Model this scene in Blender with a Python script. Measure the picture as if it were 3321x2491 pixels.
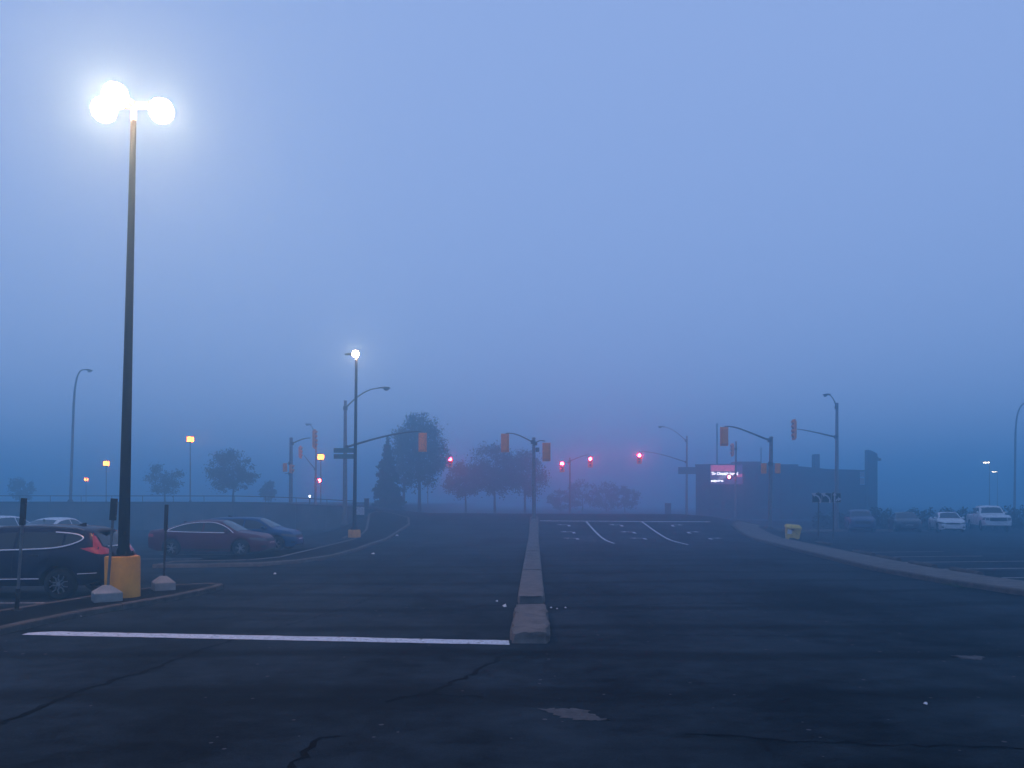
import bpy, bmesh, math, random
from mathutils import Vector, Matrix
from mathutils.bvhtree import BVHTree
R = math.radians
sc = bpy.context.scene
for o in list(bpy.data.objects): bpy.data.objects.remove(o)
COL = sc.collection

# ------------------------------------------------------------------ camera, sky, exposure
F, CX, HY, EYE = 1703.0, 1106.0, 1085.0, 2.2
cam = bpy.data.cameras.new('camera'); co = bpy.data.objects.new('camera', cam); COL.objects.link(co); sc.camera = co
co.location = (0, 0, EYE); co.rotation_euler = (R(90), 0, 0)
cam.sensor_width = 36; cam.lens = 36*F/2212; cam.shift_y = (HY-829.5)/2212; cam.clip_start = .05; cam.clip_end = 3000

wd = bpy.data.worlds.new('World'); sc.world = wd; wd.use_nodes = True
nt = wd.node_tree; bg = nt.nodes['Background']
sky = nt.nodes.new('ShaderNodeTexSky'); sky.sky_type = 'NISHITA'; sky.sun_disc = False
sky.sun_elevation = R(3); sky.sun_rotation = R(150); sky.altitude = 200; sky.dust_density = 2.0
sm = nt.nodes.new('ShaderNodeVectorMath'); sm.operation = 'SCALE'; sm.inputs['Scale'].default_value = .10
nt.links.new(sky.outputs[0], sm.inputs[0])
mx = nt.nodes.new('ShaderNodeMix'); mx.data_type = 'RGBA'; mx.inputs['Factor'].default_value = .92
nt.links.new(sm.outputs[0], mx.inputs['A']); mx.inputs['B'].default_value = (.345, .475, .85, 1)   # even fog-and-cloud ceiling before dawn
nt.links.new(mx.outputs['Result'], bg.inputs[0]); bg.inputs[1].default_value = 1.0
vs = sc.view_settings; vs.view_transform = 'Standard'; vs.look = 'None'; vs.exposure = 0; vs.gamma = 1; vs.use_curve_mapping = False
cy = sc.cycles; cy.use_denoising = True; cy.max_bounces = 8; cy.diffuse_bounces = 2; cy.glossy_bounces = 2
cy.volume_bounces = 6; cy.transparent_max_bounces = 8; cy.use_adaptive_sampling = False; cy.sample_clamp_indirect = 4; cy.sample_clamp_direct = 0

# ------------------------------------------------------------------ helpers
def P(x, y, d): return Vector(((x-CX)*d/F, d, EYE-(y-HY)*d/F))
def sm01(t): t = min(1, max(0, t)); return t*t*(3-2*t)
def lerp(a, b, t): return a+(b-a)*t
def interp(pts, x):
    if x <= pts[0][0]: return pts[0][1]
    for (a, va), (b, vb) in zip(pts, pts[1:]):
        if x <= b: return va+(vb-va)*(x-a)/(b-a)
    return pts[-1][1]
def cinterp(pts, x):                      # monotone-ish cubic through points
    n = len(pts)
    if x <= pts[0][0]: return pts[0][1]
    if x >= pts[-1][0]: return pts[-1][1]
    d = [(pts[i+1][1]-pts[i][1])/(pts[i+1][0]-pts[i][0]) for i in range(n-1)]
    m = [d[0]]+[0 if d[i-1]*d[i] <= 0 else 2*d[i-1]*d[i]/(d[i-1]+d[i]) for i in range(1, n-1)]+[d[-1]]
    for i in range(n-1):
        if x <= pts[i+1][0]:
            h = pts[i+1][0]-pts[i][0]; t = (x-pts[i][0])/h
            return ((2*t**3-3*t*t+1)*pts[i][1]+(t**3-2*t*t+t)*h*m[i]+(-2*t**3+3*t*t)*pts[i+1][1]+(t**3-t*t)*h*m[i+1])
CROSS = [(-70, 2.3), (-30, 2.22), (-13, 1.8), (-7, 1.3), (0, 1.25), (14, 1.2), (26, .5), (45, .3), (400, .3)]
def H(x, y):
    f1 = sm01((y-44)/18); f2 = sm01((y-64)/12); f = lerp(f1, f2, sm01((x-15)/6))
    if y > 66: f *= lerp(1, .5, sm01((y-66)/18)*sm01((x+14)/5))
    m = sm01((x+13.8)/4.2) if y < 62.05 else 1
    return interp(CROSS, x)*f*m

def link(o, parent=None):
    COL.objects.link(o)
    if parent is not None: o.parent = parent
    return o
def tag(o, label=None, cat=None, group=None, kind=None):
    for k, v in (('label', label), ('category', cat), ('group', group), ('kind', kind)):
        if v: o[k] = v
    return o
def thing(name, label, cat, loc, rz=0, group=None):
    o = bpy.data.objects.new(name, None); link(o); o.location = loc; o.rotation_euler = (0, 0, rz); o.empty_display_size = .3
    return tag(o, label, cat, group)
def copy_tree(o, parent=None):
    c = o.copy(); link(c)
    if parent is not None: c.parent = parent
    for ch in [k for k in COL.objects if k.parent == o]: copy_tree(ch, c)
    return c

class MB:
    def __init__(s): s.v = []; s.f = []; s.m = []
    def add(s, vs, fs, mi=0):
        b = len(s.v); s.v += [Vector(p) for p in vs]; s.f += [tuple(i+b for i in f) for f in fs]; s.m += [mi]*len(fs); return s
    def box(s, a, b, mi=0, rz=0, c=None, bev=0):
        a, b = Vector(a), Vector(b)
        x0, y0, z0 = a; x1, y1, z1 = b
        if bev:
            k = bev
            vs = []; 
            for z, i in ((z0, 0), (z0+k, 1), (z1-k, 1), (z1, 0)):
                e = 0 if i else k
                vs += [(x0+k, y0+e, z), (x1-k, y0+e, z), (x1-e, y0+k, z), (x1-e, y1-k, z), (x1-k, y1-e, z), (x0+k, y1-e, z), (x0+e, y1-k, z), (x0+e, y0+k, z)]
            fs = [tuple(range(7, -1, -1)), tuple(range(24, 32))]
            for r in range(3):
                for j in range(8): fs.append((r*8+j, r*8+(j+1) % 8, r*8+8+(j+1) % 8, r*8+8+j))
        else:
            vs = [(x0, y0, z0), (x1, y0, z0), (x1, y1, z0), (x0, y1, z0), (x0, y0, z1), (x1, y0, z1), (x1, y1, z1), (x0, y1, z1)]
            fs = [(3, 2, 1, 0), (4, 5, 6, 7), (0, 1, 5, 4), (1, 2, 6, 5), (2, 3, 7, 6), (3, 0, 4, 7)]
        if rz:
            c = Vector(c) if c else (a+b)/2; M = Matrix.Rotation(rz, 3, 'Z')
            vs = [M@(Vector(p)-c)+c for p in vs]
        return s.add(vs, fs, mi)
    def tube(s, pts, rad, n=10, mi=0, cap=True):
        pts = [Vector(p) for p in pts]; 
        if not isinstance(rad, (list, tuple)): rad = [rad]*len(pts)
        vs = []; t0 = (pts[1]-pts[0]).normalized()
        u = t0.orthogonal().normalized()
        for i, p in enumerate(pts):
            t = (pts[min(i+1, len(pts)-1)]-pts[max(i-1, 0)]).normalized()
            u = (u-t*u.dot(t)).normalized(); w = t.cross(u)
            vs += [p+(u*math.cos(2*math.pi*k/n)+w*math.sin(2*math.pi*k/n))*rad[i] for k in range(n)]
        fs = [(i*n+k, i*n+(k+1) % n, (i+1)*n+(k+1) % n, (i+1)*n+k) for i in range(len(pts)-1) for k in range(n)]
        if cap: fs += [tuple(range(n-1, -1, -1)), tuple(range((len(pts)-1)*n, len(pts)*n))]
        return s.add(vs, fs, mi)
    def lathe(s, prof, n=24, axis='Z', c=(0, 0, 0), mi=0):       # prof: (r, h)
        c = Vector(c); vs = []
        for r, h in prof:
            for k in range(n):
                a = 2*math.pi*k/n; x, y = r*math.cos(a), r*math.sin(a)
                vs.append(c+Vector({'Z': (x, y, h), 'Y': (x, h, y), 'X': (h, x, y)}[axis]))
        fs = [(i*n+k, i*n+(k+1) % n, (i+1)*n+(k+1) % n, (i+1)*n+k) for i in range(len(prof)-1) for k in range(n)]
        return s.add(vs, fs, mi)
    def prism(s, poly, z0, z1, mi=0, M=None):                    # poly in xy, extruded in z; M maps to space
        n = len(poly); vs = [(x, y, z0) for x, y in poly]+[(x, y, z1) for x, y in poly]
        if M: vs = [M@Vector(p) for p in vs]
        return s.add(vs, [tuple(range(n-1, -1, -1)), tuple(range(n, 2*n))]+[(i, (i+1) % n, n+(i+1) % n, n+i) for i in range(n)], mi)
    def mesh(s, name, mats, org=None, smooth=None):
        me = bpy.data.meshes.new(name); org = Vector(org) if org is not None else Vector((0, 0, 0))
        me.from_pydata([p-org for p in s.v], [], s.f)
        for m in (mats if isinstance(mats, (list, tuple)) else [mats]): me.materials.append(M_[m])
        me.polygons.foreach_set('material_index', s.m)
        bm = bmesh.new(); bm.from_mesh(me); bmesh.ops.recalc_face_normals(bm, faces=bm.faces); bm.to_mesh(me); bm.free()
        if smooth:
            for p in me.polygons: p.use_smooth = True
            me.set_sharp_from_angle(angle=R(smooth))
        me.update(); return me
    def build(s, name, mats, parent=None, org=None, smooth=None):
        if org is None and parent is not None and parent.parent is None and not parent.rotation_euler.z and parent.type == 'EMPTY': org = parent.location
        o = bpy.data.objects.new(name, s.mesh(name, mats, org, smooth)); return link(o, parent)
def obj(name, me, parent, loc=(0, 0, 0), rz=0):
    o = bpy.data.objects.new(name, me); link(o, parent); o.location = loc; o.rotation_euler = (0, 0, rz); return o

# ------------------------------------------------------------------ materials
M_ = {}
def nodes(name):
    m = bpy.data.materials.new(name); m.use_nodes = True; M_[name] = m
    return m, m.node_tree, m.node_tree.nodes['Principled BSDF']
def mat(name, col, rough=.6, metal=0, var=.25, scale=6., spec=.3, bump=0, bscale=40., coat=0, col2=None, detail=5, stretch=None):
    m, t, b = nodes(name); N, L = t.nodes, t.links
    tc = N.new('ShaderNodeTexCoord'); mp = N.new('ShaderNodeMapping'); L.new(tc.outputs['Object'], mp.inputs[0])
    if stretch: mp.inputs['Scale'].default_value = stretch
    no = N.new('ShaderNodeTexNoise'); no.inputs['Scale'].default_value = scale; no.inputs['Detail'].default_value = detail; no.inputs['Roughness'].default_value = .65
    L.new(mp.outputs[0], no.inputs['Vector'])
    r = N.new('ShaderNodeValToRGB'); L.new(no.outputs['Fac'], r.inputs[0])
    c2 = col2 or tuple(c*(1-var) for c in col); r.color_ramp.elements[0].position = .3; r.color_ramp.elements[1].position = .68
    r.color_ramp.elements[0].color = (*c2, 1); r.color_ramp.elements[1].color = (*[min(1, c*(1+var*.35)) for c in col], 1)
    L.new(r.outputs[0], b.inputs['Base Color'])
    b.inputs['Roughness'].default_value = rough; b.inputs['Metallic'].default_value = metal; b.inputs['Specular IOR Level'].default_value = spec
    if coat: b.inputs['Coat Weight'].default_value = coat; b.inputs['Coat Roughness'].default_value = .08
    if bump:
        n2 = N.new('ShaderNodeTexNoise'); n2.inputs['Scale'].default_value = bscale; n2.inputs['Detail'].default_value = 6; L.new(tc.outputs['Object'], n2.inputs['Vector'])
        bp = N.new('ShaderNodeBump'); bp.inputs['Strength'].default_value = bump; bp.inputs['Distance'].default_value = .02
        L.new(n2.outputs['Fac'], bp.inputs['Height']); L.new(bp.outputs[0], b.inputs['Normal'])
    return m
def emit(name, col, s, ramp=None):
    m, t, b = nodes(name); b.inputs['Base Color'].default_value = (*[c*.5 for c in col], 1)
    b.inputs['Emission Color'].default_value = (*col, 1); b.inputs['Emission Strength'].default_value = s; return m

def asphalt(name, dark, light, speck=.06):
    m, t, b = nodes(name); N, L = t.nodes, t.links
    tc = N.new('ShaderNodeTexCoord')
    def noise(s, d=6, st=None, w=.6):
        mp = N.new('ShaderNodeMapping'); L.new(tc.outputs['Object'], mp.inputs[0])
        if st: mp.inputs['Scale'].default_value = st
        n = N.new('ShaderNodeTexNoise'); n.inputs['Scale'].default_value = s; n.inputs['Detail'].default_value = d; n.inputs['Roughness'].default_value = w
        L.new(mp.outputs[0], n.inputs['Vector']); return n
    def mathn(op, a, b_):
        k = N.new('ShaderNodeMath'); k.operation = op
        for i, v in enumerate((a, b_)):
            if isinstance(v, (int, float)): k.inputs[i].default_value = v
            else: L.new(v, k.inputs[i])
        return k.outputs[0]
    big = noise(.35, 5, (1, .55, 1)); med = noise(1.9, 7, (1, 1.4, 1), .7); fine = noise(38, 4, None, .75)
    a = mathn('ADD', mathn('MULTIPLY', big.outputs['Fac'], .55), mathn('MULTIPLY', med.outputs['Fac'], .35))
    a = mathn('ADD', a, mathn('MULTIPLY', fine.outputs['Fac'], .22))
    r = N.new('ShaderNodeValToRGB'); L.new(a, r.inputs[0]); e = r.color_ramp.elements
    e[0].position = .46; e[0].color = (*dark, 1); e[1].position = .66; e[1].color = (*light, 1)
    # tyre scuffs: wide dark arcs
    wv = N.new('ShaderNodeTexWave'); wv.wave_type = 'RINGS'; wv.inputs['Scale'].default_value = .12; wv.inputs['Distortion'].default_value = 7; wv.inputs['Detail'].default_value = 3; wv.inputs['Detail Scale'].default_value = .35
    mp = N.new('ShaderNodeMapping'); mp.inputs['Location'].default_value = (-17, -9, 0); L.new(tc.outputs['Object'], mp.inputs[0]); L.new(mp.outputs[0], wv.inputs['Vector'])
    wr = N.new('ShaderNodeValToRGB'); L.new(wv.outputs['Fac'], wr.inputs[0]); wr.color_ramp.elements[0].position = .02; wr.color_ramp.elements[1].position = .22
    wr.color_ramp.elements[0].color = (.42, .42, .42, 1); wr.color_ramp.elements[1].color = (1, 1, 1, 1)
    mm = N.new('ShaderNodeMix'); mm.data_type = 'RGBA'; mm.blend_type = 'MULTIPLY'; mm.inputs['Factor'].default_value = 1
    L.new(r.outputs[0], mm.inputs['A']); L.new(wr.outputs[0], mm.inputs['B'])
    # pale stones and chips
    vo = N.new('ShaderNodeTexVoronoi'); vo.inputs['Scale'].default_value = 5.5; L.new(tc.outputs['Object'], vo.inputs['Vector'])
    sel = N.new('ShaderNodeSeparateColor'); L.new(vo.outputs['Color'], sel.inputs[0])
    k1 = mathn('LESS_THAN', vo.outputs['Distance'], mathn('MULTIPLY', sel.outputs[1], .16)); k2 = mathn('GREATER_THAN', sel.outputs[0], .78)
    m2 = N.new('ShaderNodeMix'); m2.data_type = 'RGBA'; L.new(mathn('MULTIPLY', k1, mathn('MULTIPLY', k2, .8)), m2.inputs['Factor'])
    L.new(mm.outputs['Result'], m2.inputs['A']); m2.inputs['B'].default_value = (speck, speck*1.02, speck*1.05, 1)
    L.new(m2.outputs['Result'], b.inputs['Base Color'])
    b.inputs['Roughness'].default_value = .9; b.inputs['Specular IOR Level'].default_value = .06
    bp = N.new('ShaderNodeBump'); bp.inputs['Strength'].default_value = .5; bp.inputs['Distance'].default_value = .03
    L.new(mathn('ADD', mathn('MULTIPLY', fine.outputs['Fac'], .5), med.outputs['Fac']), bp.inputs['Height']); L.new(bp.outputs[0], b.inputs['Normal'])
asphalt('asphalt', (.0018, .0042, .0062), (.026, .040, .050), .11)
asphalt('asphalt_island', (.002, .0025, .003), (.011, .013, .014))
mat('patch', (.075, .075, .075), .85, var=.6, scale=7, bump=.3)
mat('crack', (.002, .002, .0025), .9, spec=.05)
def worn_paint(name, col, wear):
    m = mat(name, col, .7, var=.22, scale=9, spec=.15); t = m.node_tree; N, L = t.nodes, t.links; b = N['Principled BSDF']
    tc = N.new('ShaderNodeTexCoord'); n = N.new('ShaderNodeTexNoise'); n.inputs['Scale'].default_value = 14; n.inputs['Detail'].default_value = 8; n.inputs['Roughness'].default_value = .8
    L.new(tc.outputs['Object'], n.inputs['Vector']); r = N.new('ShaderNodeValToRGB'); L.new(n.outputs['Fac'], r.inputs[0])
    r.color_ramp.elements[0].position = wear; r.color_ramp.elements[0].color = (0, 0, 0, 1); r.color_ramp.elements[1].position = wear+.07
    m1 = N.new('ShaderNodeMix'); m1.data_type = 'RGBA'; src = b.inputs['Base Color'].links[0].from_socket
    L.new(r.outputs[0], m1.inputs['Factor']); m1.inputs['A'].default_value = (.02, .02, .022, 1); L.new(src, m1.inputs['B']); L.new(m1.outputs['Result'], b.inputs['Base Color'])
worn_paint('line_paint', (.58, .65, .70), .38); worn_paint('old_paint', (.55, .55, .55), .40)
mat('concrete', (.15, .137, .125), .9, var=.4, scale=3.5, spec=.15, bump=.5, bscale=25)
mat('concrete_dirty', (.10, .09, .08), .9, var=.5, scale=4, spec=.1, bump=.6, bscale=30)
mat('concrete_pale', (.30, .30, .29), .85, var=.3, scale=5, bump=.4)
mat('wall_concrete', (.12, .12, .12), .9, var=.45, scale=.6, bump=.4, bscale=8)
mat('black_metal', (.004, .004, .005), .7, .0, var=.4, scale=12, spec=.04)
mat('galvanised', (.20, .20, .20), .5, .5, var=.35, scale=7, col2=(.12, .12, .125))
mat('dark_galv', (.07, .07, .075), .5, .4, var=.3)
mat('rust_black', (.03, .02, .015), .8, var=.5, scale=20)
mat('pedestal_yellow', (.78, .34, .04), .75, var=.3, scale=4, col2=(.55, .22, .03), spec=.2, bump=.25, bscale=15, stretch=(1, 1, .35))
mat('signal_yellow', (1.0, .30, .02), .6, var=.1)
mat('bin_yellow', (.75, .50, .05), .6, var=.3, scale=5)
mat('dark_lens', (.02, .015, .01), .25)
mat('sign_back', (.025, .03, .032), .5, .3, var=.3)
mat('sign_black', (.003, .003, .004), .6, spec=.05)
mat('sign_white', (.75, .75, .75), .5, var=.1)
mat('sign_green', (.02, .10, .09), .5, var=.2)
mat('sign_edge', (.35, .35, .35), .5)
mat('panel_pale', (.5, .52, .54), .5, var=.15)
mat('rubber', (.012, .012, .013), .85, var=.3, scale=20)
mat('alloy', (.45, .46, .48), .3, .9, var=.1)
mat('alloy_dark', (.02, .02, .022), .4, .5)
mat('chrome', (.85, .86, .88), .42, .55, var=.05)
mat('car_trim', (.010, .010, .011), .6)
mat('glass', (.010, .013, .016), .06, spec=.6, var=.05)
mat('seat', (.06, .06, .06), .8)
mat('paint_navy', (.006, .010, .032), .35, 0, var=.1, spec=.15, coat=.12)
mat('paint_maroon', (.085, .006, .020), .35, 0, var=.1, spec=.15, coat=.15)
mat('paint_blue', (.006, .065, .17), .35, 0, var=.1, spec=.15, coat=.15)
mat('paint_white', (.72, .72, .72), .32, var=.05, coat=.5)
mat('paint_midblue', (.015, .04, .11), .35, var=.1, coat=.4)
mat('paint_charcoal', (.015, .02, .024), .35, var=.1, coat=.4)
mat('red_lens', (.42, .012, .02), .2, coat=.8, var=.15, scale=14)
mat('lamp_glass', (.12, .13, .14), .15, coat=.4, var=.4, scale=20)
mat('plate', (.6, .6, .6), .5)
mat('bark', (.035, .028, .022), .95, var=.5, scale=6, bump=.8, stretch=(3, 3, .5))
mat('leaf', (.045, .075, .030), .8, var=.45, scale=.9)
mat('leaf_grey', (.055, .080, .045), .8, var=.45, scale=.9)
mat('needle', (.018, .045, .028), .85, var=.5, scale=1.2)
mat('hedge_leaf', (.020, .040, .020), .85, var=.5, scale=1.5)
mat('brick_dark', (.030, .028, .030), .85, var=.45, scale=.35, col2=(.014, .015, .018))
mat('roof_trim', (.05, .05, .055), .6)
mat('litter', (.75, .75, .75), .8, var=.2)
mat('litter_red', (.5, .05, .05), .7)
mat('weed', (.05, .09, .03), .8)
emit('led_white', (1, .44, .24), 280); emit('led_mid', (1, .45, .25), 300)
emit('sodium', (1, .12, .008), 70); emit('sodium_dim', (1, .12, .01), 45)
emit('red_on', (1, .010, .040), 2000); emit('hand_on', (1, .02, .03), 700)
emit('pale_lamp', (1, .85, .6), 12); emit('white_dot', (.9, .95, 1), 14)
emit('screen_dim', (.30, .16, .42), .30); emit('glow_pink', (.9, .16, .34), .8); emit('screen_white', (.9, .93, 1), 5); emit('screen_pale', (.62, .58, .8), .55)
def leafmat(n):
    b = M_[n].node_tree.nodes['Principled BSDF']; b.inputs['Specular IOR Level'].default_value = .1
for n in ('leaf', 'leaf_grey', 'needle', 'hedge_leaf'): leafmat(n)

# ------------------------------------------------------------------ ground
def axis(parts):
    o = []
    for a, b, s in parts:
        n = max(1, round((b-a)/s)); o += [a+(b-a)*i/n for i in range(n)]
    return o+[parts[-1][1]]
GX = axis([(-400, -100, 60), (-100, -40, 10), (-40, -20, 2), (-20, 24, .5), (24, 44, 2), (44, 100, 8), (100, 400, 60)])
GY = axis([(-60, 4, 16), (4, 40, 1.5), (40, 62, .5)])+[62.1]+axis([(62.3, 80, .8), (80, 120, 5), (120, 400, 40)])
nx = len(GX); g = MB()
g.add([(x, y, H(x, y)) for y in GY for x in GX], [(j*nx+i, j*nx+i+1, (j+1)*nx+i+1, (j+1)*nx+i) for j in range(len(GY)-1) for i in range(nx-1)])
ground = tag(g.build('ground', 'asphalt', smooth=30), kind='structure')

def strip(name, pts, w, m, parent=ground, dz=.008, jag=0, seed=0, seg=.5):
    rnd = random.Random(seed); q = []
    for (a, b) in zip(pts, pts[1:]):
        a, b = Vector(a), Vector(b); n = max(1, int((b-a).length/seg))
        q += [a.lerp(b, i/n) for i in range(n)]
    q.append(Vector(pts[-1])); mb = MB(); vs = []
    for i, p in enumerate(q):
        t = (q[min(i+1, len(q)-1)]-q[max(i-1, 0)]).normalized(); nn = Vector((-t.y, t.x))
        off = rnd.uniform(-jag, jag) if 0 < i < len(q)-1 else 0
        ww = w*(rnd.uniform(.35, 1.5) if jag else 1)
        for s in (-1, 1):
            c = p+nn*(off+s*ww/2); vs.append((c.x, c.y, H(c.x, c.y)+dz))
    mb.add(vs, [(2*i, 2*i+1, 2*i+3, 2*i+2) for i in range(len(q)-1)])
    return mb.build(name, m, parent, org=(0, 0, 0))
def Gp(x, y): d = EYE*F/(y-HY); return ((x-CX)*d/F, d)       # point on the level ground seen at a picture position
def poly(name, pts, m, parent=ground, dz=.008):
    mb = MB(); n = len(pts); mb.add([(x, y, H(x, y)+dz) for x, y in pts], [tuple(range(n))]); return mb.build(name, m, parent, org=(0, 0, 0))

# stop bar across the entry lane, with ragged ends
rn = random.Random(4); a, b = Vector(Gp(62, 1368)), Vector(Gp(1101, 1389)); nn = Vector((0, 1)); top = []; bot = []
for i in range(41):
    p = a.lerp(b, i/40); e = .012
    top.append((p.x+rn.uniform(-.03, .03), p.y+.19+rn.uniform(-e, e)*1.6-(.16 if i == 0 else .05 if i == 1 else 0))); bot.append((p.x, p.y-.19+rn.uniform(-e, e)))
mb = MB(); mb.add([(x, y, .008) for x, y in top+bot], [(i, i+1, 42+i, 41+i) for i in range(40)]); mb.build('stop_bar', 'line_paint', ground, org=(0, 0, 0))
strip('stop_line', [(1.95, 55.6), (13.9, 55.3)], .30, 'line_paint')
strip('lane_line', [(5.2, 55.2), (5.45, 42.0)], .13, 'line_paint'); strip('lane_line', [(9.1, 55.2), (9.15, 49), (9.1, 40.8)], .13, 'line_paint')
def arrow(x, y, kind):
    L1 = [(-.45, 1.15), (-.15, 1.5), (-.15, 1.24), (.12, 1.2), (.30, .9), (.30, -.2), (.16, -.2), (.16, .85), (.06, 1.02), (-.15, 1.06), (-.15, .8)]
    if kind == 'right': L1 = [(-a_, b_) for a_, b_ in L1]
    poly('lane_arrow', [(x+p*1.25, y+q*.62) for p, q in L1], 'line_paint', dz=.010)
for i, (yy, l1, l2, l3) in enumerate(((45.9, 3.55, 7.5, 11.9), (49.3, 3.6, 7.4, 11.4), (52.8, 3.55, 7.1, 11.1))):
    arrow(l1, yy, 'left'); arrow(l2, yy, 'left'); arrow(l3, yy, 'right')
for i, y in enumerate((20.0, 22.8, 25.8, 28.7, 31.5, 34.4)): strip('parking_line', [(13.75+.03*i, y), (19.2, y+.7)], .10, 'old_paint')
strip('parking_line', [(-9.9, 17.2), (-17, 17.0)], .10, 'old_paint')
strip('parking_line', [(-9.2, 33.3), (-14.8, 33.2)], .10, 'old_paint')
strip('parking_line', [(-9.9, 30.6), (-14.8, 30.5)], .10, 'old_paint')
# cracks and patches
CR = [([(0, 1565), (95, 1525), (190, 1488), (300, 1455), (370, 1430), (430, 1405), (480, 1390), (520, 1376)], .075),
      ([(520, 1376), (640, 1345), (760, 1310), (830, 1280), (870, 1262)], .035),
      ([(630, 1659), (660, 1625), (690, 1592), (735, 1591)], .06),
      ([(832, 1517), (870, 1506), (930, 1496), (1000, 1465), (1060, 1435), (1078, 1420)], .06),
      ([(832, 1517), (880, 1503), (950, 1500), (1040, 1506)], .05),
      ([(1520, 1588), (1700, 1600), (1900, 1608), (2060, 1614), (2212, 1619)], .035),
      ([(1480, 1586), (1560, 1592)], .03),
      ([(960, 1306), (1100, 1309), (1180, 1312), (1300, 1311), (1500, 1303), (1700, 1305), (1900, 1304)], .06),
      ([(1200, 1375), (1450, 1372), (1660, 1374), (1900, 1376)], .03),
      ([(800, 1332), (560, 1330), (300, 1352)], .02),
      ([(1850, 1498), (1900, 1501)], .035), ([(1480, 1475), (1700, 1482), (1850, 1500)], .015)]
for i, (pp, w) in enumerate(CR): strip('crack', [Gp(*p) for p in pp], w, 'crack', jag=.05, seed=i, seg=.12, dz=.004)
def patchpoly(pp, s):
    r_ = random.Random(s); out = []
    q = [Vector(Gp(*p)) for p in pp]
    for i in range(len(q)):
        for k in range(5):
            v = q[i].lerp(q[(i+1) % len(q)], k/5); out.append((v.x+r_.uniform(-.045, .045), v.y+r_.uniform(-.04, .04)))
    return out
poly('asphalt_patch', patchpoly([(1166, 1532), (1215, 1530), (1262, 1533), (1293, 1546), (1312, 1557), (1240, 1557), (1200, 1545)], 1), 'patch', dz=.005)
poly('asphalt_patch', patchpoly([(2050, 1416), (2090, 1417), (2130, 1419), (2118, 1426), (2080, 1425)], 2), 'patch', dz=.005)
# litter
def litter(pos, label, s=.05, m='litter', seed=0, name='paper_scrap', cat='litter'):
    rr = random.Random(seed); mb = MB(); n = 7
    ring = [(math.cos(2*math.pi*k/n)*s*rr.uniform(.6, 1.2), math.sin(2*math.pi*k/n)*s*rr.uniform(.6, 1.2)) for k in range(n)]
    vs = [(x, y, rr.uniform(.0, .25)*s) for x, y in ring]+[(x*.55, y*.55, s*rr.uniform(.4, 1.1)) for x, y in ring]+[(0, 0, s*.7)]
    mb.add(vs, [(k, (k+1) % n, n+(k+1) % n, n+k) for k in range(n)]+[(n+k, n+(k+1) % n, 2*n) for k in range(n)])
    o = mb.build(name, m); o.location = (*pos, H(*pos)+.006); tag(o, label, cat); return o
litter(Gp(1090, 1311), 'crumpled white paper cup lying left of the gap in the median', .06, seed=1, name='crushed_cup')
for k, (x, y) in enumerate(((1174, 1314), (1190, 1314), (1203, 1316), (1222, 1314))): tag(litter(Gp(x, y), 'small pale paper scrap in the crack right of the median gap', .026, seed=5+k), group='paper scraps in the crack')
litter(Gp(806, 1197.5), 'pale scrap lying on the road below the lamp island kerb', .09, seed=11)
litter(Gp(858, 1163.5), 'pale lump at the foot of the far end of the lamp island kerb', .11, seed=12)
litter(Gp(594, 1241), 'tiny white scrap on the open asphalt of the entry', .05, seed=13)
litter(Gp(2000, 1522), 'thin bright scrap lying alone on the right foreground asphalt', .028, seed=14)
litter(Gp(170, 1333), 'pale scrap of rubbish against the kerb below the yellow pedestal', .05, seed=15)
litter(Gp(1073, 1300), 'small pale scrap beside the first stone of the long median', .04, seed=16)

# ------------------------------------------------------------------ kerbs, islands, median, sidewalk
def kerb_run(parent, pts, w, h, m, name='kerb_stone', seg=2.0, gap=.012, closed=False, side=1, seed=0, z_in=None):
    """stones along a line; the line is the outer face, stones lie on its left (side=1)"""
    rr = random.Random(seed); q = [Vector(p) for p in pts]
    if closed: q.append(q[0])
    for a, b in zip(q, q[1:]):
        Ltot = (b-a).length; n = max(1, round(Ltot/seg)); t = (b-a).normalized(); nn = Vector((-t.y, t.x))*side
        for i in range(n):
            s0, s1 = a+t*(Ltot*i/n+gap/2), a+t*(Ltot*(i+1)/n-gap/2); mb = MB(); vs = []; dh = rr.uniform(-.006, .008); k = max(1, int((s1-s0).length/.7))
            prof = [(0, -.05), (.0, h*.78), (.02, h*.95), (.045, h), (w-.03, h), (w, h*.9), (w, -.05)]
            for j in range(k+1):
                p = s0.lerp(s1, j/k); js = rr.uniform(-.006, .006)
                for (o_, z) in prof:
                    c = p+nn*(o_+js); vs.append((c.x, c.y, H(p.x, p.y)+(z+dh if z > 0 else z)))
            m_ = len(prof)
            fs = [(j*m_+i_, j*m_+i_+1, (j+1)*m_+i_+1, (j+1)*m_+i_) for j in range(k) for i_ in range(m_-1)]+[tuple(range(m_)), tuple(range(k*m_, k*m_+m_))]
            mb.add(vs, fs); mb.build(name, m, parent, org=(0, 0, 0))
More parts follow.
